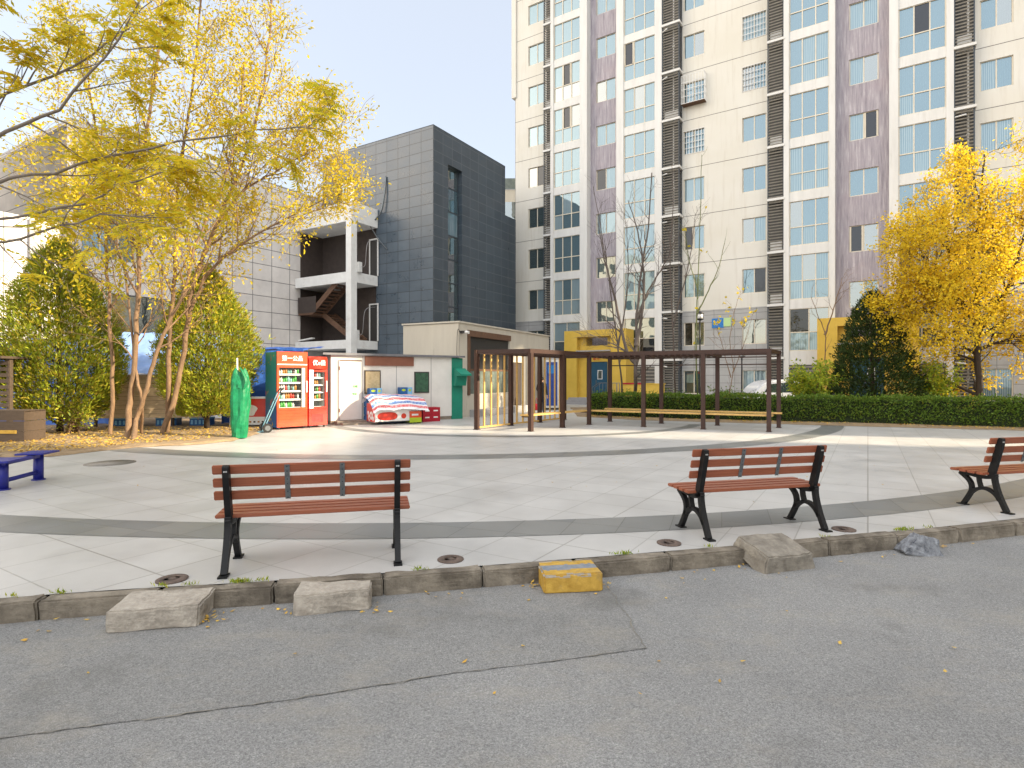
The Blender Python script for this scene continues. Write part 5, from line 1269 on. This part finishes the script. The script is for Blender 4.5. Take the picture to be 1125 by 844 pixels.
# big tree out of frame on the left whose boughs reach in
rng = random.Random(77); W, T = [], []
NT = (-8.9, 7.6, 0)
W.append((([Vector(p) for p in spl([(-8.9, 7.6, 0), (-8.85, 7.6, 1.2), (-8.8, 7.65, 2.4), (-8.6, 7.7, 3.3), (-8.4, 7.8, 4.4), (-8.0, 7.9, 6.0), (-7.8, 8, 7.6)], 4)]), [.19 - .006 * i for i in range(25)]))
for pts, r0 in (([(-8.7, 7.65, 2.9), (-7.4, 7.6, 3.25), (-6.4, 7.5, 3.35), (-5.4, 7.5, 3.65), (-4.4, 7.6, 3.65)], .055),
                ([(-8.6, 7.7, 3.1), (-7.3, 7.7, 3.55), (-6.2, 7.9, 3.85), (-5.2, 8.0, 4.3), (-4.2, 8.2, 4.5)], .055),
                ([(-8.5, 7.7, 3.5), (-7.3, 7.8, 4.1), (-6.2, 7.8, 4.35), (-5.0, 8.0, 4.75), (-3.7, 8.3, 5.1), (-2.7, 8.5, 5.2)], .06),
                ([(-8.4, 7.8, 3.9), (-7.0, 7.7, 4.7), (-6.0, 7.6, 5.1), (-5.2, 7.6, 6.0), (-4.7, 7.6, 7.0)], .07),
                ([(-8.3, 7.8, 4.4), (-7.2, 8.2, 5.6), (-6.2, 8.5, 6.3), (-5.4, 8.6, 7.2)], .06),
                ([(-8.2, 7.9, 5.2), (-7.4, 7.6, 6.3), (-6.9, 7.4, 7.4)], .05)):
    P = [Vector(p) for p in spl(pts, 4)]; P = [p + Vector((rng.gauss(0, .02), rng.gauss(0, .02), rng.gauss(0, .02))) for p in P]
    r = [r0 * .48 + (.006 - r0 * .48) * i / (len(P) - 1) for i in range(len(P))]; W.append((P, r)); sprout(rng, W, T, P, r, [(8, .25, 45, 1.25, .3, .05, .15), (5, .2, 42, .55, .2, .0, .2)])
nt_ = empty('spreading_tree', NT, 0, 'spreading tree with grey boughs and olive feathered leaves reaching in from the left', 'tree')
nt_ = nt_; W, T = local(nt_, W, T); wood_mesh('trunk', W, 'bark_grey', nt_, 6, 1)
P, D = [], []
for pts in T:
    for k in range(4):
        if rng.random() < (.12 if pts[-1].z > 3.5 else .62): continue
        t = rng.uniform(.2, 1); x = t * (len(pts) - 1); i = min(int(x), len(pts) - 2); p = pts[i].lerp(pts[i + 1], x - i)
        ax = (pts[i + 1] - pts[i]).normalized() * .7 + Vector((rng.gauss(0, .6), rng.gauss(0, .6), rng.gauss(-.1, .25))); ax.normalize(); sd_ = ax.cross(Vector((0, 0, 1)))
        if sd_.length < .1: continue
        sd_.normalize(); ln = rng.uniform(.16, .30); m_n = int(ln / .034)
        for j in range(m_n):
            u = (j + .5) / m_n; c = p + ax * ln * u + Vector((0, 0, -.07 * u * u))
            for s in (-1, 1): P.append(c); D.append(sd_ * s * .9 + ax * .35 + Vector((0, 0, -.35)))
leaves('crown', P, D, .10, .036, 'leaf_olive', nt_, 5, .12, .25, .6)
# conifers
make_conifer('conifer', 'lime green feathery conifer on the left beside the timber box', (-12.55, 16.0, .04), 5.3, [(0, .75), (.12, 1.25), (.28, 1.55), (.45, 1.45), (.62, 1.15), (.78, .8), (.92, .45), (1, .1)], 'needle_lime', 3, 38000, (.13, .03), .35, 'feathery conifers under the yellow trees')
make_conifer('conifer', 'lime green feathery conifer between the plank stall and the folded parasol', (-8.95, 16.9, .04), 4.75, [(0, .7), (.15, 1.15), (.3, 1.35), (.5, 1.3), (.66, 1.05), (.82, .65), (.94, .3), (1, .06)], 'needle_lime', 9, 32000, (.125, .03), .4, 'feathery conifers under the yellow trees')
make_conifer('conifer', 'dark green conifer behind the hedge beside the yellow tree', (13.3, 21.2, .04), 4.65, [(0, 1.3), (.15, 1.55), (.35, 1.45), (.55, 1.1), (.72, .85), (.86, .55), (.95, .3), (1, .08)], 'needle_dark', 14, 22000, (.13, .036), .2, None, -.38)
# yellow tree on the right
make_tree('golden_tree', 'broad golden tree behind the hedge on the right', None, (16.15, 19.9, .04),
          [([(16.15, 19.9, .0), (16.15, 19.9, 1.2), (16.1, 19.9, 2.6), (16.12, 19.9, 3.6), (16.0, 19.95, 5), (16.15, 20, 6.6), (16.3, 20, 8.2), (16.4, 20, 9.3)], .17, .02), ([(16.12, 19.9, 3.3), (15.3, 19.8, 4.6), (14.9, 19.7, 6.0), (14.7, 19.7, 7.2)], .075, .015), ([(16.12, 19.9, 3.2), (17.1, 19.9, 4.6), (17.6, 19.8, 6.4), (17.9, 19.8, 7.8)], .08, .015), ([(16.1, 19.9, 2.9), (14.9, 19.6, 3.5), (13.9, 19.4, 3.8)], .05, .012), ([(16.1, 19.9, 3.6), (15.0, 19.7, 4.4), (14.1, 19.5, 5.3), (13.7, 19.4, 6.0)], .05, .012),
           ([(16.1, 19.9, 2.5), (17.1, 19.8, 2.9), (18.2, 19.6, 3.1)], .05, .012)],
          [(20, .18, 55, 1.9, .3, .03, .12), (7, .15, 45, .9, .25, .0, .18), (4, .15, 42, .42, 0, -.03, .25)], 'bark_dark', 'leaf_gold', 11, (.095, .060), 61, .09, jit=.9)
# bare tree and saplings behind the pergola
make_tree('bare_tree', 'leafless tree with steep boughs behind the pergola', None, at(697, 452, .03), stems_px([([(697, 452), (698, 420), (699, 385), (700, 345), (704, 300), (712, 250), (716, 190)], .12, .02), ([(699, 400), (688, 385), (676, 330), (664, 285), (657, 245)], .08, .012), ([(699, 380), (706, 340), (707, 300), (701, 255), (690, 220)], .07, .012), ([(699, 398), (684, 384), (664, 374), (645, 366)], .04, .01), ([(700, 350), (712, 320), (730, 290), (742, 262)], .045, .01)], 24.0),
          [(11, .25, 40, 1.7, .5, .10, .14), (5, .2, 38, .8, .3, .06, .18)], 'bark_bare', 'leaf_yellow', 0, (.1, .05), 51)
make_tree('bare_tree', 'slim leafless tree rising left of the steep boughed tree behind the pergola', None, at(684, 449, .03), stems_px([([(684, 449), (682, 410), (676, 360), (668, 300), (660, 250), (652, 205)], .07, .01), ([(679, 380), (688, 330), (690, 280), (686, 235)], .04, .008)], 27.0), [(9, .3, 38, 1.5, .5, .12, .12), (5, .2, 38, .7, .3, .06, .16)], 'bark_bare', 'leaf_yellow', 0, (.1, .05), 57)
make_tree('bare_tree', 'slim leafless tree rising right of the steep boughed tree behind the pergola', None, at(742, 449, .03), stems_px([([(742, 449), (741, 400), (738, 340), (736, 280), (740, 225), (738, 180)], .06, .009), ([(739, 360), (752, 310), (760, 270), (764, 235)], .035, .008)], 26.5), [(9, .3, 38, 1.4, .5, .12, .12), (5, .2, 38, .7, .3, .06, .16)], 'bark_bare', 'leaf_yellow', 0, (.1, .05), 58)
make_tree('sapling', 'green barked sapling with a few yellow leaves rising above the pergola', None, at(767, 455, .03), stems_px([([(767, 455), (766, 420), (764, 380), (766, 330), (768, 280), (770, 215), (771, 170)], .05, .01), ([(766, 345), (778, 320), (790, 292), (797, 262)], .03, .008), ([(767, 320), (757, 285), (752, 250)], .022, .006)], 23.2), [(6, .35, 35, 1.0, .4, .12, .1)], 'bark_green', 'leaf_yellow', 1, (.16, .12), 52, .03, prob=lambda p: mnoise.noise(p * .9) > .05)
make_tree('sapling', 'thin bare sapling between the blue wall sign and the lamp post', None, at(799, 456, .03), stems_px([([(799, 456), (802, 430), (806, 405), (802, 380), (805, 350), (812, 325)], .03, .006), ([(803, 415), (795, 385), (788, 360)], .018, .005), ([(805, 410), (815, 385), (826, 350)], .018, .005)], 23.4), [(6, .3, 38, .7, .4, .1, .12), (3, .3, 35, .35, 0, .0, .1)], 'bark_warm', 'leaf_yellow', 2, (.15, .11), 53, .03, prob=lambda p: p.z > 3.6)
make_tree('sapling', 'pale leafless sapling in front of the right yellow doorway', None, at(911, 458, .03), stems_px([([(911, 458), (910, 430), (907, 395), (906, 365), (898, 345), (891, 325)], .04, .008), ([(906, 368), (914, 345), (921, 322), (925, 305)], .03, .006)], 22.0), [(6, .35, 40, .8, .4, .08, .12), (3, .3, 35, .3, 0, .0, .1)], 'bark_warm', 'leaf_yellow', 0, (.1, .05), 54)
def bush(name, lab, loc, rx, rz, n, mat, seed, ls=(.10, .06), group=None):
    rng = random.Random(seed); root = empty(name, loc, 0, lab, 'bush', group); W, T = [], []
    for i in range(16):
        a = rng.uniform(0, 6.28); e = rng.uniform(.2, 1); p, r = limb(rng, (rng.gauss(0, .1), rng.gauss(0, .1), 0), (math.cos(a) * e * rx, math.sin(a) * e * rx, rz), rz * rng.uniform(.6, 1.05), .018, .004, 5, .12, .02); W.append((p, r)); sprout(rng, W, T, p, r, [(6, .2, 50, .55, .2, .02, .2)])
    wood_mesh('stems', W, 'bark_warm', root, 4); P, D = leaf_points(rng, T, max(1, n // len(T)), .07); leaves('crown', P, D, ls[0], ls[1], mat, root, seed, .8); return root
bush('bush', 'green and yellow bush at the right end of the pergola', (11.0, 21.3, .03), .8, 2.1, 5200, 'bush_leaf', 5)
bush('bush', 'bright green bush between the dark conifer and the golden tree trunk', (14.9, 20.6, .03), .7, 2.2, 4200, 'bush_leaf', 6)
bush('bush', 'low straggly bush at the foot of the left conifer', (-11.9, 15.6, .03), .5, .8, 900, 'needle_lime', 7, (.09, .04))
bush('bush', 'small dark shrub at the foot of the blue wall sign', tuple(at(795, 453, .03)), .6, .95, 1500, 'hedge_leaf', 8)
# hedge
hd = empty('hedge', (9.6, 19.75, .03), 0, 'long clipped green hedge behind the pergola and along the square', 'hedge')
rs = np.random.RandomState(3); P, D = [], []; core = MB(); HO = Vector((9.6, 19.75, .03)); HS = [Vector((p[0], p[1], 0)) for p in spl(HEDGE, 6)]; DEP, HH = 1.15, .90
seg = []
for a, b in zip(HS[:-1], HS[1:]):
    t = (b - a).normalized(); nn = Vector((-t.y, t.x, 0)); seg.append((a, b, t, nn, (b - a).length))
    q = lambda p, o, z: tuple(p + nn * o + Vector((0, 0, z)) - HO)
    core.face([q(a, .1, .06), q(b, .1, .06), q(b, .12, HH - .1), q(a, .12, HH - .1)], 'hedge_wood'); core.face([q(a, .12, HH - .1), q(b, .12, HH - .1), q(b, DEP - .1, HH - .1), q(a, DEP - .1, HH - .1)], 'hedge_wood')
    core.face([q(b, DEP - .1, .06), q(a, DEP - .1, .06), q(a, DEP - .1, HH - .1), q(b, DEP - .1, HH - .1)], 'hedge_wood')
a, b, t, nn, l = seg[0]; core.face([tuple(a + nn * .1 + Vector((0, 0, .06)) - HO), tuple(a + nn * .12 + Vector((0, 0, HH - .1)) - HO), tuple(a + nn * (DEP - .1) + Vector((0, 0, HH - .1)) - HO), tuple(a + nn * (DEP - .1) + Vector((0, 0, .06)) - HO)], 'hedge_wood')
tot = sum(s[4] for s in seg)
for a, b, t, nn, l in seg:
    for k in range(int(36000 * l / tot)):
        u = rs.rand(); p = a + t * (u * l); lump = .12 * mnoise.noise(p * 1.1) + .07 * mnoise.noise(p * 4)
        r = rs.rand()
        if r < .55: z = HH * rs.rand() ** .8; x = Vector((p.x, p.y, z)); o = .05 + .08 * mnoise.noise(x * 3.5) + (.08 if z < .15 else 0) + rs.normal(0, .035); D.append(-nn * .8 + Vector((0, 0, .5)) + t * .2); P.append(p + nn * o + Vector((0, 0, z + .02)) - HO)
        elif r < .93: o = rs.rand() * DEP; x = p + nn * o; P.append(x + Vector((0, 0, HH - .06 + lump + .06 * mnoise.noise(x * 4) + rs.normal(0, .03) + (.18 * rs.rand() ** 2 if rs.rand() < .12 else 0))) - HO); D.append(Vector((0, 0, 1)) - nn * .2)
        else: P.append(p + nn * (DEP - .02 + rs.normal(0, .04)) + Vector((0, 0, HH * rs.rand())) - HO); D.append(nn + Vector((0, 0, .4)))
a, b, t, nn, l = seg[0]
for k in range(1200): P.append(a - t * (.02 + rs.normal(0, .03)) + nn * rs.rand() * DEP + Vector((0, 0, HH * rs.rand())) - HO); D.append(-t + Vector((0, 0, .4)))
core.build('branches', hd); leaves('foliage', P, D, .075, .048, 'hedge_leaf', hd, 3, .6)
# fallen leaves
rs = np.random.RandomState(8); P, D = [], []
def scatter(n, fn, z):
    for k in range(n):
        q = fn()
        if q is None: continue
        P.append((q[0], q[1], z + rs.rand() * .012)); a = rs.rand() * 6.28; D.append((math.cos(a), math.sin(a), rs.uniform(0, .35)))
def on_soil():
    p = at(rs.uniform(-60, 285), rs.uniform(471, 500)); 
    lim = np.interp((p.x / p.y * F + CX), [-60, 57, 149, 214, 283], [506, 501, 491, 488, 476]); py = Y0 + F * H / p.y
    return (p.x, p.y) if py < lim - 1 else None
scatter(5200, on_soil, .065)
def by_hedge():
    i = rs.randint(len(seg)); a, b, t, nn, l = seg[i]; p = a + t * rs.rand() * l - nn * abs(rs.normal(0, .22)); return (p.x, p.y)
scatter(1700, by_hedge, .04)
tag(leaves('fallen_leaves', P, D, .07, .045, 'leaf_litter', None, 8, .1, .4, .8), 'brown and yellow fallen leaves', 'leaves', None, 'stuff')
P, D = [], []
def at_kerb():
    s = rs.uniform(26, S[-1] - 28); a = on_kerb(s); b = on_kerb(s + .1); t = (b - a).normalized(); nn = Vector((t.y, -t.x, 0)); p = a + nn * (.17 + abs(rs.normal(0, .16))); return (p.x, p.y)
scatter(170, at_kerb, -.122)
for c, n in (((-2.12, 3.98), 26), ((-1.0, 4.14), 9), ((.18, 4.62), 16), ((.7, 4.6), 12), ((4.2, 5.72), 14), ((2.2, 5.0), 8), ((-1.6, 4.1), 6)): scatter(n, lambda: (c[0] + rs.normal(0, .06), c[1] + rs.normal(0, .04)), -.12)
scatter(26, lambda: (rs.uniform(-4, 5), rs.uniform(2.8, 5)), -.124)
P = [p for p in P]; scatter(60, lambda: (rs.uniform(-8, 8), rs.uniform(7, 15)), .006)
tag(leaves('scattered_leaves', P, D, .032, .02, 'leaf_litter', None, 9, .1, .4, .8), 'small yellow leaves along the gutter', 'leaves', None, 'stuff')
P, D = [], []
for k in range(46):
    c = on_kerb(rs.uniform(26, S[-1] - 30))
    if rs.rand() < .55: c = on_kerb(S[-1] * .0 + 36 + rs.choice([.6, 1.9, 3.1, 4.4, 6.2, 7.7, 9.3]) + rs.normal(0, .05))
    for j in range(14): P.append((c.x + rs.normal(0, .035), c.y + rs.normal(0, .012), .002)); D.append((rs.normal(0, .5), rs.normal(0, .5), 1))
tag(leaves('grass', P, D, .035, .008, 'bush_leaf', None, 10, .2), 'tufts of grass in the kerb joint', 'grass', None, 'stuff')
